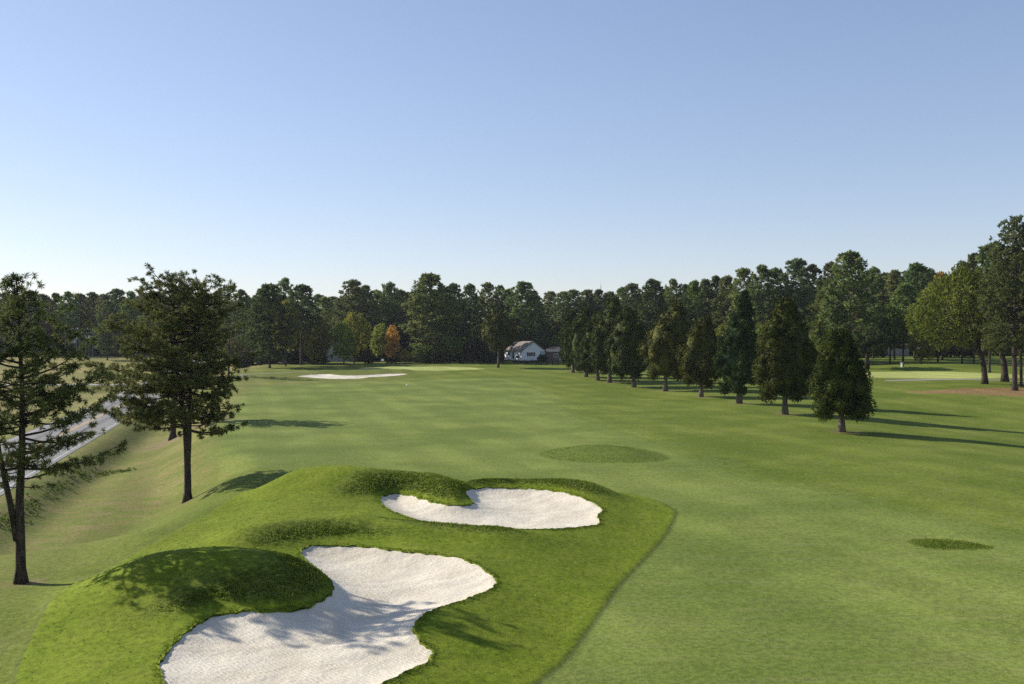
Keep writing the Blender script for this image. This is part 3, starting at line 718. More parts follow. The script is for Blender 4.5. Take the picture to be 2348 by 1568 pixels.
t = plant('pine_tree', b, w, Q, 'far_needle', 'bark', tint=(1.05,1,.95)); tag(t, 'tallest pine at the right edge rising above every other tree', 'pine tree', 'pines at the right edge')
b = hit(2341, 886); s = b[1] / F; H = (886 - 540) * s
w, Q = pine(151, H, [[(0,0,-.2),(-.1,0,6),(.3,0,14),(.9,0,H)]], pr, pr, 100, leaf=(.55,.18), k=11, gap=.34, sub=.5, r0=.24, up=(.8,.0), dens=.8)
t = plant('pine_tree', b, w, Q, 'far_needle', 'bark', tint=(.95,1,.95)); tag(t, 'thin stemmed pine just right of the tallest right-edge pine', 'pine tree', 'pines at the right edge')
b = hit(1986, 846); s = b[1] / F
w, Q = pine(152, (846 - 752) * s, [[(0,0,-.2),(0,0,2),(.2,0,5),(.1,0,(846 - 756) * s)], [(.6,.3,-.2),(.5,.3,2.5),(.6,.3,5.5)]], [(.36,3.5),(.5,4.6),(.7,4),(.9,2.4),(.98,1)], [(.36,3),(.5,4.0),(.7,3.6),(.9,2),(.98,1)], 90, leaf=(.6,.24), k=11, gap=.38, sub=.55, r0=.36, up=(.6,.05), dens=1.1)
t = plant('pine_tree', b, w, Q, 'far_needle', 'bark', tint=(.75,.8,.75)); tag(t, 'low dark pine with a double trunk behind the shortest cedar', 'pine tree')

# ---- woods: templates, then copies
def pine_template(seed, H, rad, lo, slim):
    pr = [(lo, rad * .35), (lo + .08, rad * .8), (lo + (1 - lo) * .3, rad), (lo + (1 - lo) * .55, rad * .85), (lo + (1 - lo) * .78, rad * .6), (.95, rad * .32), (.99, rad * .1)]
    st = [(0,0,-.3),(0,0,H * .3),(.2 * math.sin(seed),.1,H * .6),(.4 * math.sin(seed * 2),0,H)]
    return pine(seed, H, [st], pr, pr, slim, leaf=(.80,.30), k=15, gap=.56, sub=.68, r0=.25, up=(.6,.0), dens=1.2, bias=.55)
TP = []
for i, (rad, lo, nb) in enumerate([(4.4,.32,80),(5.0,.18,104),(3.9,.40,66),(5.6,.10,124),(4.3,.44,64),(5.2,.22,100),(3.7,.24,78)]):
    w, Q = pine_template(200 + i, 25.0, rad, lo, nb)
    TP.append((plant('pine_tree', (0, 0, 0), w, Q, 'far_needle', 'bark'), rad))
TB = []
for i, (rad, base) in enumerate([(4.0,3.2),(3.2,2.4),(4.6,4.0)]):
    w, Q, hv = broad(230 + i, 13.0, base, rad, 46, 1.5, (.75,.42), 4, 34, hull=.55 if i == 2 else 0, limbs=14, r0=.2, up=.1, out=.74)
    TB.append((plant('broad_tree', (0, 0, 0), w, Q, 'broad', 'bark', hv), rad))
w, Q, hv = broad(240, 12.0, 2.0, 2.5, 34, 1.0, (.6,.32), 4, 34, hull=0, limbs=8, r0=.16, up=.1, out=.74)
TA = plant('maple_tree', (0, 0, 0), w, Q, 'amber', 'bark', hv)
TS = []
for i in range(3):
    w, Q, hv = lobes(250 + i, 4.0, .3, [(0,.7),(.2,1.0),(.5,.9),(.8,.55),(1,.2)] if i else [(0,.8),(.3,1),(.7,.7),(1,.25)], 24, .8, (.5,.26), 4, 34, hull=.8, limbs=4, r0=.1, out=.8, up=.2)
    Q = Q * np.array([1.9, 1.9, 1]); hv = (hv[0] * np.array([1.9, 1.9, 1]), hv[1])
    TS.append(plant('shrub', (0, 0, 0), w, Q, 'shrub', 'bark', hv))
used = set()
def stand(src, loc, rz, sc, tint=None):
    """the first stand of a template is the template itself"""
    if src.name not in used:
        used.add(src.name); src.location = loc; src.rotation_euler = (0, 0, rz); src.scale = sc
        if tint:
            for c in src.children:
                if c.name.startswith('crown'): c.color = (*tint, 1)
        return src
    return copy_tree(src, loc, rz, sc, tint)
FRONT = [  # x, top y, depth, half width in px, template, tint
    # wood beyond the far field on the left
    *[(x, y, 352 + (i % 3) * 7, h, i % 3 * 2, None) for i, (x, y, h) in enumerate([(-28,672,26),(8,670,26),(34,672,24),(66,666,26),(98,674,24),(128,672,25),(158,668,25),(186,673,24),(212,670,25),(240,674,25),(266,662,30),(300,668,27),(330,670,26),(362,668,27),(396,664,28),(430,668,28),(466,666,28),(500,668,28)])],
    (246,690,318,30,3,(.95,1.02,1.0)), (300,690,322,34,1,None), (345,700,318,34,5,None),
    # group left of the far bunker
    (552,664,300,26,0,None), (600,668,292,34,1,(.9,1,.95)), (618,652,262,52,3,(.9,1,.85)), (651,637,285,28,0,None), (690,652,278,38,2,(.75,.85,.9)), (668,680,290,32,5,None),
    (748,680,330,28,2,None), (776,684,335,28,4,None), (806,642,312,42,5,None), (834,654,318,32,0,(.85,.95,.95)), (866,672,325,28,4,None), (893,648,312,30,1,(.9,1,1)), (918,664,320,26,2,None),
    (948,668,318,26,6,None), (985,628,292,58,3,(1,1,.9)), (1042,650,310,32,5,(.85,.95,.95)), (1018,660,300,36,1,(.8,.92,.9)), (1076,652,315,30,1,(.8,.9,.95)), (1118,648,318,28,4,None), (1146,654,322,24,4,None), (1164,662,318,26,6,None),
    (1198,647,305,46,3,(.8,.92,.95)), (1222,668,318,34,1,(.85,.95,.95)),
    (1262,668,345,30,4,None), (1288,668,335,30,0,None), (1316,664,340,28,2,None), (1344,664,345,30,0,None), (1372,664,338,28,4,None), (1398,668,345,28,2,None), (1425,660,320,30,1,None),
    (1452,650,300,36,5,None), (1495,641,290,38,1,(.95,1,.9)), (1522,662,305,28,6,None), (1543,640,300,26,4,None), (1570,652,305,30,0,None), (1593,644,285,30,1,None), (1616,640,290,28,4,None), (1643,632,290,30,0,None), (1668,633,280,34,1,None),
    (1705,615,272,36,5,None), (1747,608,265,36,4,(.95,1,.9)), (1780,614,270,34,2,(.85,.95,1)), (1824,594,265,46,5,None), (1864,606,280,34,0,None), (1908,600,275,30,2,None), (1948,578,240,60,3,(1.05,1.05,.9)),
    (1898,640,250,44,1,(1.05,1.05,.85)), (2001,614,280,34,1,None), (2024,626,290,34,6,None), (2050,620,275,34,4,None), (2097,604,262,44,5,None), (2070,650,250,40,1,(1,1.05,.85)), (2128,616,285,30,6,None),
    (2205,600,240,36,1,None), (2232,582,230,40,5,(1.0,1.02,.9)), (2268,560,200,46,1,None), (2375,520,175,60,3,None), (2430,540,185,60,5,None), (2350,600,220,50,1,None), (2300,600,235,50,5,None)]
BACK = [(x, 690 + 6 * math.sin(x * .05) - (x > 1450) * min(55, (x - 1450) * .085) - 10 * (abs(x - 800) < 250) - 5 + 8 * math.sin(x * .37), 375 + 22 * (i % 3), 34, (1, 3, 5, 6, 3, 1, 0)[i % 7], (.9,.97,1.02)) for i, x in enumerate(range(-60, 2420, 33))]
ORD = ['first', 'second', 'third', 'fourth', 'fifth', 'sixth', 'seventh', 'eighth', 'ninth', 'tenth', 'eleventh', 'twelfth', 'thirteenth', 'fourteenth', 'fifteenth', 'sixteenth', 'seventeenth', 'eighteenth', 'nineteenth', 'twentieth']
REG = [(-999, 540, 'beyond the far left field'), (540, 725, 'left of the far bunker'), (725, 940, 'behind the grey house'), (940, 1250, 'between the flag and the white house'),
       (1250, 1460, 'behind the far cedars'), (1460, 1720, 'behind the middle of the cedar row'), (1720, 1930, 'behind the near cedars'), (1930, 2160, 'above the grey metal shed'), (2160, 9999, 'at the right edge')]
def region(x):
    for a, b_, n in REG:
        if a <= x < b_: return n
count = {}
def woodtint(t):
    b = random.uniform(.75, 1.75); t = t or (random.uniform(.82, 1.15), random.uniform(.92, 1.06), random.uniform(.75, 1.2))
    return tuple(c * b for c in t)
def wood_row(rows, rowname):
    for x, ty, d, hw, ti, tint in sorted(rows, key=lambda r: r[0]):
        X = (x - CX) / F * d; z = hz(X, d)
        top = CAMZ + (HY - ty) / F * d; H = max(top - z, 8)
        src, rad = TP[ti]
        sc = H / 25.4; wx = hw / F * d / rad * 1.22; wx = min(max(wx, sc * .75), sc * 1.75)
        o = stand(src, (X, d, z), random.uniform(0, 6.28), (wx, wx, sc), woodtint(tint))
        k = (region(x), rowname); count[k] = count.get(k, 0) + 1; n = count[k]
        look = 'broad' if wx > sc * 1.12 else 'slender' if wx < sc * .85 else 'tall'
        tag(o, f'{look} {ORD[min(n, 20) - 1]} pine from left, {rowname} row {k[0]}', 'pine tree', 'pines of the surrounding woods')
wood_row(FRONT, 'front'); wood_row(BACK, 'back')
# broad-leaved trees in autumn colour
BRD = [(608,700,300,26,0,(1.35,1.05,.6),'golden topped tree at the left side of the pine group by the far bunker'),
       (655,690,272,34,2,(.95,.85,.6),'yellow-olive tree in front of the dark pines left of the far bunker'),
       (726,722,285,30,1,(.75,.7,.6),'brownish green tree left of the grey house'),
       (723,792,284,18,1,(.95,.95,.7),'small pale green tree at the foot of the brownish one'),
       (812,716,288,36,0,(1.0,.95,.65),'yellow-green tree right of the grey house roof'),
       (788,738,280,26,1,(.75,.9,.65),'green tree partly hiding the grey house'),
       (874,742,300,24,1,(1.1,1.1,.7),'pale green tree just left of the orange maple'),
       (975,790,286,26,1,(.5,.6,.55),'low dark leafy tree under the big pine near the flag'),
       (1030,770,288,34,2,(.5,.62,.55),'dull green tree right of the flag under the pines'),
       (1275,770,300,34,2,(.32,.45,.4),'dark tree overhanging the brown house'),
       (1895,720,248,36,0,(.6,.72,.6),'green leafy tree between the two nearest cedars'),
       (1760,740,255,34,1,(.6,.7,.55),'leafy tree seen between the spire cedar and its right neighbour'),
       (1655,745,262,26,1,(.75,.8,.6),'light tree glimpsed left of the spire cedar'),
       (2040,700,245,40,2,(.42,.5,.42),'dull tree standing before the grey metal shed'),
       (2112,760,238,26,1,(1.0,.95,.6),'small yellowish tree above the tan shed'),
       (2150,640,250,44,2,(.9,.9,.7),'green tree under the russet crown at right')]
for x, ty, d, hw, ti, tint, lb in BRD:
    X = (x - CX) / F * d; z = hz(X, d); H = CAMZ + (HY - ty) / F * d - z
    src, rad = TB[ti]; wx = hw / F * d / rad
    tint = tuple(c * 1.9 for c in tint); o = stand(src, (X, d, z), random.uniform(0, 6.28), (wx, wx, H / 13.2), tint); tag(o, lb, 'broad-leaved tree', 'broad-leaved trees in the woods')
for x, ty, d, hw, tint, lb in [(899,744,284,19,(1,1,1),'bright orange maple near the flag'), (2160,620,262,34,(.62,.72,.7),'russet topped maple in the wood at right'), (928,800,282,14,(.7,1.0,1.0),'small golden maple at the foot of the orange one')]:
    X = (x - CX) / F * d; z = hz(X, d); H = CAMZ + (HY - ty) / F * d - z
    o = stand(TA, (X, d, z), random.uniform(0, 6.28), (hw / F * d / 2.7, hw / F * d / 2.7, H / 12.2), tint); tag(o, lb, 'maple tree', 'autumn maples')
# darker leafy trees filling the wood between the pine trunks
cnt_f = {}
for i, x in enumerate(list(range(-50, 1180, 27)) + list(range(1180, 2440, 25))):
    d = (372 if x < 540 else 322 if x < 1460 else 300 if x < 1900 else 312) + 9 * (i % 3); hw = random.uniform(34, 44); H = random.uniform(9.5, 15)
    X = (x - CX) / F * d; z = hz(X, d); src, rad = TB[i % 3]; wx = hw / F * d / rad
    o = stand(src, (X, d, z - .4), random.uniform(0, 6.28), (wx, wx, H / 13.2), (random.uniform(.4, .95), random.uniform(.45, .85), random.uniform(.45, .9)))
    r = region(x); cnt_f[r] = cnt_f.get(r, 0) + 1
    tag(o, f'dark leafy {ORD[min(cnt_f[r], 20) - 1]} tree from left under the pines {r}', 'broad-leaved tree', 'leafy trees under the pines')
# undergrowth along the wood's edge
n = 0
SH = [(x, 300 + 14 * math.sin(x * .11), random.uniform(2.6, 5.2)) for x in range(555, 1165, 17) if not 735 < x < 815] + [(x, 352 + 8 * math.sin(x), random.uniform(3, 6)) for x in range(-60, 560, 24)] + \
     [(x, 322 + 10 * math.sin(x * .2), random.uniform(3, 5)) for x in range(1165, 1460, 22)] + [(x, 296 + 9 * math.sin(x * .13), random.uniform(2.4, 5)) for x in range(1460, 2440, 22) if not 2030 < x < 2145] + \
     [(x, 318, random.uniform(3.5, 5.5)) for x in range(2020, 2150, 16)] + [(x, 318, random.uniform(4, 6)) for x in range(735, 815, 18)]
cnt_s = {}
for x, d, h in sorted(SH):
    X = (x - CX) / F * d; z = hz(X, d)
    o = stand(TS[n % 3], (X, d, z - .1), random.uniform(0, 6.28), (h / 4 * random.uniform(.9, 1.4),) * 2 + (h / 4,), (random.uniform(.7, 1.3), random.uniform(.8, 1.15), random.uniform(.7, 1.1))); n += 1
    r = region(x); cnt_s[r] = cnt_s.get(r, 0) + 1
    tag(o, f'dark {ORD[min(cnt_s[r], 20) - 1]} shrub from left, undergrowth {r}', 'shrub', 'undergrowth at the edge of the woods')

# ------------------------------------------------------------------ buildings
def gable(wall, roof, W, D, hw, hr, wmat, rmat, parent, over=.35, ridge='y'):
    """gable house with its gable wall facing -y"""
    s = Solid(); s.add([(0,0,-.5),(W,0,-.5),(W,D,-.5),(0,D,-.5),(0,0,hw),(W,0,hw),(W,D,hw),(0,D,hw),(W/2,0,hw+hr),(W/2,D,hw+hr)],
                       [(0,1,5,8,4),(1,2,6,5),(2,3,7,9,6),(3,0,4,7),(0,3,2,1)])
    wl = s.build('wall', wmat, parent)
    r = Solid(); k = hr / (W / 2); o = over; th = .16
    for sx in (0, 1):
        e = -o if sx == 0 else W + o
        a, b_, c, d_ = (e,-o,hw-o*k), (W/2,-o,hw+hr), (W/2,D+o,hw+hr), (e,D+o,hw-o*k)
        lo_ = [a, b_, c, d_]; v = [(p[0],p[1],p[2]+.02) for p in lo_] + [(p[0],p[1],p[2]+.02+th) for p in lo_]
        r.add(v, [(0,3,2,1),(4,5,6,7),(0,1,5,4),(1,2,6,5),(2,3,7,6),(3,0,4,7)])
    rf = r.build('roof', rmat, parent); return wl, rf
def window(parent, x, z, w, h, y=-.01, shutters=True):
    f = Solid()
    t = .08
    f.box(x, x+w, y-.06, y, z, z+t).box(x, x+w, y-.06, y, z+h-t, z+h).box(x, x+t, y-.06, y, z+t, z+h-t).box(x+w-t, x+w, y-.06, y, z+t, z+h-t).box(x+w/2-.03, x+w/2+.03, y-.055, y, z+t, z+h-t)
    fr = f.build('window', M['white'], parent)
    p = Solid(); p.box(x+t, x+w-t, y-.02, y-.004, z+t, z+h-t); p.build('pane', M['pane'], fr)
    if shutters:
        for a in (x - .38, x + w + .02): q = Solid(); q.box(a, a+.36, y-.05, y, z, z+h); q.build('shutter', M['shutter'], parent)
d = 288
p = at(1196, 823, d); zb = p[2]
h = empty('white_house', (p[0], d, zb), math.radians(26)); tag(h, 'small white gabled house with brown shingle roof and dark shutters', 'house')
gable('wall', 'roof', 7.5, 11.5, 2.4, 2.6, M['white'], M['roof'], h)
window(h, 2.0, .8, 1.9, 1.2)
q = Solid(); q.box(5.9, 7.2, -.06, -.003, .1, 2.2); dd = q.build('door', M['bluedoor'], h); k_ = Solid(); k_.box(6.0, 6.08, -.1, -.062, 1.05, 1.13); k_.build('handle', M['steel'], dd)
q = Solid(); q.box(-.06, -.003, 5.2, 6.1, .1, 2.1); q.build('side_door', M['shutter'], h)
q = Solid(); q.box(-.06, -.003, 8.0, 9.4, .9, 2.0); q.build('side_window', M['pane'], h)
# barbecue by the porch
p = at(1186, 825, 286)
g = empty('barbecue_grill', p); tag(g, 'dark barbecue grill standing beside the white house', 'barbecue')
s_ = Solid(); s_.tube([(-.5,0,.95),(.5,0,.95)], .3, 10); s_.build('lid', M['black'], g)
s_ = Solid(); s_.box(-.55,.55,-.28,.28,.55,.8); s_.build('body', M['black'], g)
for a in (-.45, .45):
    s_ = Solid(); s_.box(a-.04, a+.04, -.2, .2, -.4, .55); s_.build('leg', M['black'], g)
# brown house to the right
d = 292; p = at(1252, 827, d)
h = empty('brown_house', p, 0); tag(h, 'low brown house with white eave half hidden by the far cedars', 'house')
s_ = Solid(); s_.box(0, 8.5, 0, 7, -.5, 2.75); s_.build('wall', M['brick'], h)
s_ = Solid(); s_.box(-.4, 8.9, -.4, 7.4, 2.77, 3.0); s_.build('eave', M['white'], h)
s_ = Solid(); s_.add([(-.4,-.4,3.02),(8.9,-.4,3.02),(8.9,7.4,3.02),(-.4,7.4,3.02),(1.5,3.5,4.3),(7,3.5,4.3)], [(0,1,5,4),(1,2,5),(2,3,4,5),(3,0,4),(0,3,2,1)]); s_.build('roof', M['darkroof'], h)
window(h, 2.2, 1.0, 1.3, 1.1, shutters=False); window(h, 5.6, 1.0, 1.3, 1.1, shutters=False)
p = at(1286, 828, 289)
a = empty('air_conditioner', p); tag(a, 'pale air conditioning unit against the brown house', 'air conditioner')
s_ = Solid(); s_.box(-.5,.5,-.4,.4,0,.85); s_.build('casing', M['greywall'], a); s_ = Solid(); s_.tube([(0,0,.86),(0,0,.93)], [.38,.36], 12); s_.build('fan_grille', M['shutter'], a)
for x, nm in ((1238,'round clipped bush left of a pair beside the white house'), (1247,'round clipped bush right of a pair beside the white house')):
    X, d, _ = at(x, 826, 286); w, Q, hv = lobes(300 + x, 1.7, .1, [(0,.7),(.4,.85),(.8,.6),(1,.2)], 16, .4, (.28,.14), 4, 40, hull=.8, r0=.05, up=.2)
    o = plant('bush', (X, d, at(x, 828, d)[2]), w, Q, 'shrub', 'bark', hv, tint=(1.3,1.4,1.1)); tag(o, nm, 'bush', 'clipped bushes by the white house')
# grey house among the trees at left
d = 306; p = at(741, 845, d)
h = empty('grey_house', p, math.radians(6)); tag(h, 'tall grey house with dark roof hidden behind trees left of the flag', 'house')
gable('wall', 'roof', 9.4, 9.0, 5.6, 3.1, M['greywall'], M['darkroof'], h)
window(h, 5.4, 3.2, 1.1, 1.4, shutters=False); window(h, 7.4, 3.2, 1.1, 1.4, shutters=False); window(h, 2.0, 3.2, 1.1, 1.4, shutters=False)
s_ = Solid(); s_.box(3.0, 4.2, 1.0, 2.0, 7.0, 9.2); s_.build('chimney', M['tan'], h)
# sheds at right
d = 300; p = at(2012, 815, d)
h = empty('metal_shed', p); tag(h, 'long grey metal shed in shade under the trees at right', 'shed')
s_ = Solid(); s_.box(0, 9.4, 0, 6, -.5, 2.85); s_.build('wall', M['metalwall'], h)
s_ = Solid(); s_.add([(-.3,-.3,2.87),(9.7,-.3,2.87),(9.7,6.3,2.87),(-.3,6.3,2.87),(-.3,3,3.8),(9.7,3,3.8)], [(0,1,5,4),(1,2,5),(2,3,4,5),(3,0,4),(0,3,2,1)]); s_.build('roof', M['darkroof'], h)
s_ = Solid(); s_.box(1.2, 3.8, -.05, -.003, -.3, 2.3); s_.build('roller_door', M['greywall'], h)
d = 292; p = at(2101, 816, d)
h = empty('tan_shed', p, math.radians(-10)); tag(h, 'small tan board shed right of the grey metal shed', 'shed')
gable('wall', 'roof', 2.6, 4.2, 1.7, .7, M['tan'], M['darkroof'], h, .2)
s_ = Solid(); s_.box(.8, 1.7, -.05, -.003, -.2, 1.5); s_.build('door', M['post'], h)

# ------------------------------------------------------------------ fence before the white house
def fence(x0, x1, d0, d1, n, lab_, pick):
    a = at(x0, 836, d0); b_ = at(x1, 836, d1)
    L = math.hypot(b_[0] - a[0], b_[1] - a[1]); ang = math.atan2(b_[1] - a[1], b_[0] - a[0])
    f = empty('rail_fence', (a[0], a[1], 0), ang); tag(f, lab_, 'fence', 'dark fences round the white house')
    zz = [hz(a[0] + (b_[0] - a[0]) * i / n, a[1] + (b_[1] - a[1]) * i / n) for i in range(n + 1)]
    for i in range(n + 1):
        s_ = Solid(); x = L * i / n; s_.box(x-.09, x+.09, -.09, .09, zz[i] - .2, zz[i] + 1.35); s_.build('post', M['black'], f)
    for hgt in (.35, 1.15):
        s_ = Solid()
        for i in range(n):
            xa, xb = L * i / n + .09, L * (i + 1) / n - .09
            s_.add([(xa,-.03,zz[i]+hgt),(xb,-.03,zz[i+1]+hgt),(xb,.03,zz[i+1]+hgt),(xa,.03,zz[i]+hgt),(xa,-.03,zz[i]+hgt+.12),(xb,-.03,zz[i+1]+hgt+.12),(xb,.03,zz[i+1]+hgt+.12),(xa,.03,zz[i]+hgt+.12)],
                   [(0,3,2,1),(4,5,6,7),(0,1,5,4),(1,2,6,5),(2,3,7,6),(3,0,4,7)])
        s_.build('rail', M['black'], f)
    if pick:
        s_ = Solid()
        for i in range(int(L / .3)):
            x = .15 + i * .3; z = np.interp(x / L * n, range(n + 1), zz); s_.box(x-.035, x+.035, -.075, -.035, z + .1, z + 1.3)
        s_.build('picket_infill', M['black'], f)
fence(1228, 1330, 268, 268, 8, 'near dark picket fence right of the white house beside the far cedars', True)
fence(1085, 1236, 279, 273, 9, 'long open dark rail fence in front of the white house', False)

# ------------------------------------------------------------------ golf things
X, d, z = hit(880, 841); d = 256.0; X = (880 - CX) / F * d; z = hz(X, d)
fl = empty('flagstick', (X, d, z)); tag(fl, 'golf flagstick with white flag on the far pale green', 'golf flag')
s_ = Solid(); s_.tube([(0,0,-.05),(0,0,2.3)], .03, 6); s_.build('pole', M['steel'], fl)
v = []; f = []
for i in range(7):
    for zt in (2.28, 1.72):
        v.append((-.03 - i * .12, .05 * math.sin(i * 1.1), zt - .012 * i * (1 if zt > 2 else -.6)))
for i in range(6): f.append((2*i, 2*i+2, 2*i+3, 2*i+1))
link('flag', mesh('flag', v, f), M['flag'], fl)
X, d, z = hit(2068, 841)
bn = empty('tee_bin', (X, d, z), .5); bn.scale = (.8, .8, 1); tag(bn, 'small white and blue box standing behind the right-hand green', 'bin')
s_ = Solid(); s_.box(-.3,.3,-.3,.3,0,.95); s_.build('body', M['greywall'], bn)
s_ = Solid(); s_.box(-.24,.24,-.325,-.302,.08,.85); s_.build('panel', M['bluepanel'], bn)
s_ = Solid(); s_.box(-.34,.34,-.34,.34,.952,1.03); s_.build('lid', M['greywall'], bn)
X, d, z = hit(933, 883)
mk = Solid(); mk.tube([(X, d, z - .02), (X, d, z + .10), (X, d, z + .16)], [.2, .2, .12], 10); tag(mk.build('yardage_marker', M['flag']), 'small white marker on the far fairway', 'marker')

# ------------------------------------------------------------------ electrical yard and posts on the left
d = 335; p = at(150, 800, d); zg = hz(p[0], d)
g = empty('steel_gantry', (p[0], d, zg)); tag(g, 'steel electrical gantry with pale insulators before the far left wood', 'gantry')
zt = at(0, 755, d)[2] - zg
for a in (0, 4.6, 9.2):
    s_ = Solid(); s_.box(a-.09, a+.09, -.09, .09, -.3, zt + .6); s_.build('column', M['steel'], g)
for hh in (zt, zt - 1.3):
    s_ = Solid(); s_.box(-.4, 9.6, .1, .22, hh, hh + .2); s_.build('crossbeam', M['steel'], g)
for a in (.4, 2.2, 4.0, 5.6, 7.4):
    s_ = Solid(); s_.tube([(a, .16, zt + .2), (a, .16, zt + .32), (a, .16, zt + .45), (a, .16, zt + .6)], [.09, .18, .1, .16], 8); s_.build('insulator', M['porcelain'], g)
for x in (176, 196, 204):
    q = at(x, 775, d - 3); zq = hz(q[0], d - 3); t = empty('transformer_drum', (q[0], d - 3, zq))
    tag(t, {176:'left',196:'middle',204:'right'}[x] + 'most of three pale drums on posts below the gantry' if x != 196 else 'middle one of three pale drums on posts below the gantry', 'transformer', 'drums of the electrical yard')
    zc = at(0, 777, d - 3)[2] - zq
    s_ = Solid(); s_.tube([(0,0,zc), (0,0,zc + 1.2)], .38, 10); s_.build('drum', M['porcelain'], t); s_ = Solid(); s_.box(-.08,.08,-.08,.08,-.3,zc - .01); s_.build('post', M['steel'], t)
q = at(164, 786, d - 5); zq = hz(q[0], d - 5); t = empty('switch_cabinet', (q[0], d - 5, zq)); tag(t, 'pale grey electrical cabinet on a frame left of the drums', 'cabinet')
zc = at(0, 786, d - 5)[2] - zq; s_ = Solid(); s_.box(-1.3, 1.3, -.5, .5, zc, zc + 1.45); s_.build('casing', M['greywall'], t)
for a in (-.45, .43):
    s_ = Solid(); s_.box(a, a+.03, -.52, -.501, zc, zc + 1.45); s_.build('seam', M['shutter'], t)
for a in (-1.15, 1.05):
    s_ = Solid(); s_.box(a, a+.1, -.05, .05, -.3, zc - .01); s_.build('leg', M['steel'], t)
for i, (x, dd, lb) in enumerate([(215, 228, 'thin fence post beyond the side road, right of the left-edge pine'), (136, 198, 'thin fence post this side of the side road'), (262, 228, 'thin fence post nearest the two-stemmed pine'), (95, 228, 'thin fence post seen through the left-edge pine')]):
    X = (x - CX) / F * dd; z = hz(X, dd); s_ = Solid(); s_.tube([(X, dd, z - .2), (X, dd, z + .8), (X, dd, z + 1.7)], [.06, .055, .05], 6); tag(s_.build('fence_post', M['post']), lb, 'post', 'posts in the left field')
d = 430; p = at(1377, 654, d)
s_ = Solid(); z0 = hz(p[0], d)
mast = empty('radio_mast', (p[0], d, z0)); tag(mast, 'thin radio mast poking above the wood behind the far cedars', 'mast')
H = p[2] - z0
for a in range(3):
    s_ = Solid(); c, sn = math.cos(a * 2.094) , math.sin(a * 2.094); s_.tube([(.35 * c, .35 * sn, 0), (.12 * c, .12 * sn, H)], .05, 4); s_.build('leg', M['steel'], mast)
s_ = Solid(); s_.tube([(0, 0, H - .2), (0, 0, H + 1.4)], .03, 5); s_.build('antenna', M['steel'], mast)

# ------------------------------------------------------------------ grass blades round the bunkers, fallen leaves
rng = np.random.default_rng(77)
n = 300000
X = rng.uniform(-16, 10, n); Y = rng.uniform(22, 61.5, n)
z, ss, sb, mb = height(X, Y, True)
wobp = .06 * np.sin(X * 5.1 + Y * 3.7) * np.sin(Y * 4.3 - X * 2.2) + .035 * np.sin(X * 11 + Y * 9) * np.sin(X * 7.7 - Y * 12)
sb = sb + wobp
bankw = sstep(.08, .35, mb) * sstep(-2.6, -1.0, sb)
lipw = np.exp(-((sb + .08) / .12) ** 2)
keep = (ss > 0) & (sb < -.03) & (rng.random(n) < .03 + .62 * np.maximum(bankw, lipw))
X, Y, z, bankw, lipw = X[keep], Y[keep], z[keep], bankw[keep], lipw[keep]
cl_n = .55 + .9 * np.clip(.5 + .5 * np.sin(X * 9 + 3 * np.sin(Y * 5)) * np.sin(Y * 11 + 3 * np.sin(X * 4)), 0, 1)
hgt = (.03 + .048 * bankw + .03 * lipw) * cl_n
ox, oy = [], []
for lc in LOWCUT:
    a = rng.uniform(lc.min(0) - .4, lc.max(0) + .4, (16000, 2)); dd_ = sdf(lc, a[:, 0], a[:, 1]) + rng.normal(size=16000) * .12
    a = a[(dd_ > 0) & (dd_ < 6) & (rng.random(16000) < .2)]; ox.append(a[:, 0]); oy.append(a[:, 1])
ox = np.concatenate(ox); oy = np.concatenate(oy)
X = np.concatenate([X, ox]); Y = np.concatenate([Y, oy]); z = np.concatenate([z, height(ox, oy)]); hgt = np.concatenate([hgt, np.full(len(ox), .038)]); bankw = np.concatenate([bankw, np.full(len(ox), .4)])
P = np.stack([X, Y, z + .015], 1); n = len(P)
P3_ = np.repeat(P, 3, 0); h3 = np.repeat(hgt, 3) * rng.uniform(.6, 1.3, 3 * n)
dv = unit(3 * n) * .75 + np.array([0, 0, 1.0]); dv /= np.linalg.norm(dv, axis=1)[:, None]
sv = np.cross(dv, unit(3 * n)); sv /= np.linalg.norm(sv, axis=1)[:, None]
P3_ = P3_ + rng.normal(size=P3_.shape) * np.array([.03, .03, 0])
wd = (.016 + .012 * np.repeat(bankw, 3))[:, None]
Q = np.stack([P3_ - sv * wd, P3_ + sv * wd, P3_ + dv * h3[:, None]], 1).reshape(-1, 3)
M['blade'] = leafmat('rough grass blades', (.12,.165,.016), (.18,.225,.034), .4, .7, .1, .8)
gm = arr_mesh('grass', Q, np.full(3 * n, 3), np.arange(9 * n))
tag(link('grass', gm, M['blade']), 'longer grass blades on the mounds round the near bunkers', kind='stuff')
n = 2600
X = rng.uniform(-26, 34, n); Y = rng.uniform(24, 95, n); z, ss, sb, mb = height(X, Y, True)
k = (sb < -.3) & (rng.random(n) < np.where(ss > 0, .5, .28)); P = np.stack([X, Y, z + .05], 1)[k]
Q = leaves(P, np.zeros_like(P), 1, .065, .045, 0)
tag(link('fallen_leaves', leaf_mesh('fallen_leaves', Q), simple('dry leaves', (.30,.245,.15), .8, .3, 2)), 'scattered dry pale leaves on the mown grass', kind='stuff')

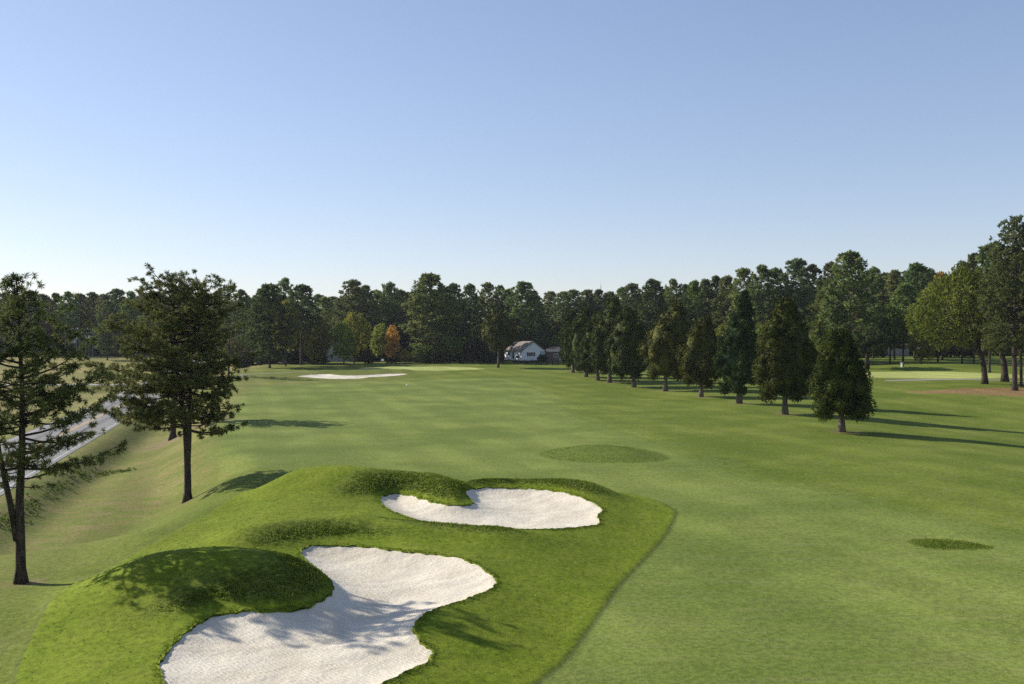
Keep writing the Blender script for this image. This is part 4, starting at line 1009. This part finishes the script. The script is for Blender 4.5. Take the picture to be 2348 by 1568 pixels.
# weeds along the roadside ditch
pl = np.array([hit(x, y)[:2] for x, y in ((0,1210),(57,1163),(125,1122),(193,1092),(245,1083),(305,1078))])
n = 420; q = rng.uniform(0, 5, n); X = np.interp(q, range(6), pl[:, 0]) + rng.normal(size=n) * .45; Y = np.interp(q, range(6), pl[:, 1]) + rng.normal(size=n) * .6
keep = np.sin(q * 7.3) + np.sin(q * 17.1) + rng.normal(size=n) * .5 > -.2
P = np.stack([X, Y, height(X, Y) + .03], 1)[keep]
Q = leaves(P, np.tile(np.array([[0, 0, 1.]]), (len(P), 1)), 8, .20, .09, .5)
M['weed'] = leafmat('weed leaves', (.085,.125,.022), (.15,.19,.045), .3, .7)
tag(link('weeds', leaf_mesh('weeds', Q), M['weed']), 'strip of leafy weeds along the roadside ditch', kind='stuff')

# bare rings of earth and needles at the tree feet (a soil attribute of the ground)
ring = np.zeros(len(px))
for (bx, by, bz), r in RINGS:
    ring = np.maximum(ring, sstep(r, r * .35, np.hypot(px - bx - r * .2, py - by)))
put(GROUND.data, 'ring', ring)
GROUND.data.materials.append(ground_mat())

# ------------------------------------------------------------------ light, sky, camera
AZ, EL = math.radians(24), math.radians(30)         # the sun stands left and beyond
sv = (-math.cos(AZ) * math.cos(EL), math.sin(AZ) * math.cos(EL), math.sin(EL))
import mathutils
sun = bpy.data.lights.new('sun', 'SUN'); sun.energy = 5.0; sun.angle = math.radians(.53); sun.color = (1, .93, .82)
so = bpy.data.objects.new('sun', sun); COL.objects.link(so)
so.rotation_euler = mathutils.Vector(sv).to_track_quat('Z', 'Y').to_euler(); so.location = (-60, 40, 60)
W = bpy.data.worlds.new('World'); S.world = W; W.use_nodes = True
nt = W.node_tree; nt.nodes.clear()
sky = nt.nodes.new('ShaderNodeTexSky'); sky.sky_type = 'NISHITA'; sky.sun_disc = False
sky.sun_elevation = EL; sky.sun_rotation = math.atan2(sv[0], sv[1]); sky.air_density = 1.0; sky.dust_density = .3; sky.ozone_density = 3.6; sky.altitude = 100
bg = nt.nodes.new('ShaderNodeBackground'); bg.inputs['Strength'].default_value = .128
out = nt.nodes.new('ShaderNodeOutputWorld'); gm_ = nt.nodes.new('ShaderNodeGamma'); gm_.inputs[1].default_value = .76; nt.links.new(sky.outputs[0], gm_.inputs[0])
wb = nt.nodes.new('ShaderNodeMix'); wb.data_type = 'RGBA'; wb.blend_type = 'MULTIPLY'; wb.inputs[0].default_value = 1; wb.inputs[7].default_value = (1.24, 1.14, 1.19, 1)
nt.links.new(gm_.outputs[0], wb.inputs[6]); nt.links.new(wb.outputs[2], bg.inputs[0]); nt.links.new(bg.outputs[0], out.inputs[0])
cam = bpy.data.cameras.new('camera'); co = bpy.data.objects.new('camera', cam); COL.objects.link(co)
vb = Solid().box(-3100, 3100, -1000, 3400, -6, 62).build('haze', None); tag(vb, kind='stuff')
hm = bpy.data.materials.new('haze'); hm.use_nodes = True; hm.node_tree.nodes.clear()
ho = hm.node_tree.nodes.new('ShaderNodeOutputMaterial'); hv_ = hm.node_tree.nodes.new('ShaderNodeVolumePrincipled')
hv_.inputs['Density'].default_value = .00007; hv_.inputs['Color'].default_value = (.86, .92, 1, 1); hv_.inputs['Anisotropy'].default_value = .2
hm.node_tree.links.new(hv_.outputs[0], ho.inputs['Volume']); vb.data.materials.append(hm)
co.location = (0, 0, CAMZ); cam.sensor_width = 36; cam.lens = 36 * F / 2347
co.rotation_euler = (PI / 2 + math.atan((HY - 783.8) / F) * -1 * -1, 0, 0)
cam.clip_end = 6000; cam.clip_start = .5
S.camera = co
S.view_settings.view_transform = 'Standard'; S.view_settings.look = 'None'; S.view_settings.gamma = 1; S.view_settings.exposure = 0.52
S.cycles.sample_clamp_indirect = 2.5; S.cycles.sample_clamp_direct = 12; S.cycles.max_bounces = 6; S.cycles.transparent_max_bounces = 8; S.cycles.use_denoising = False
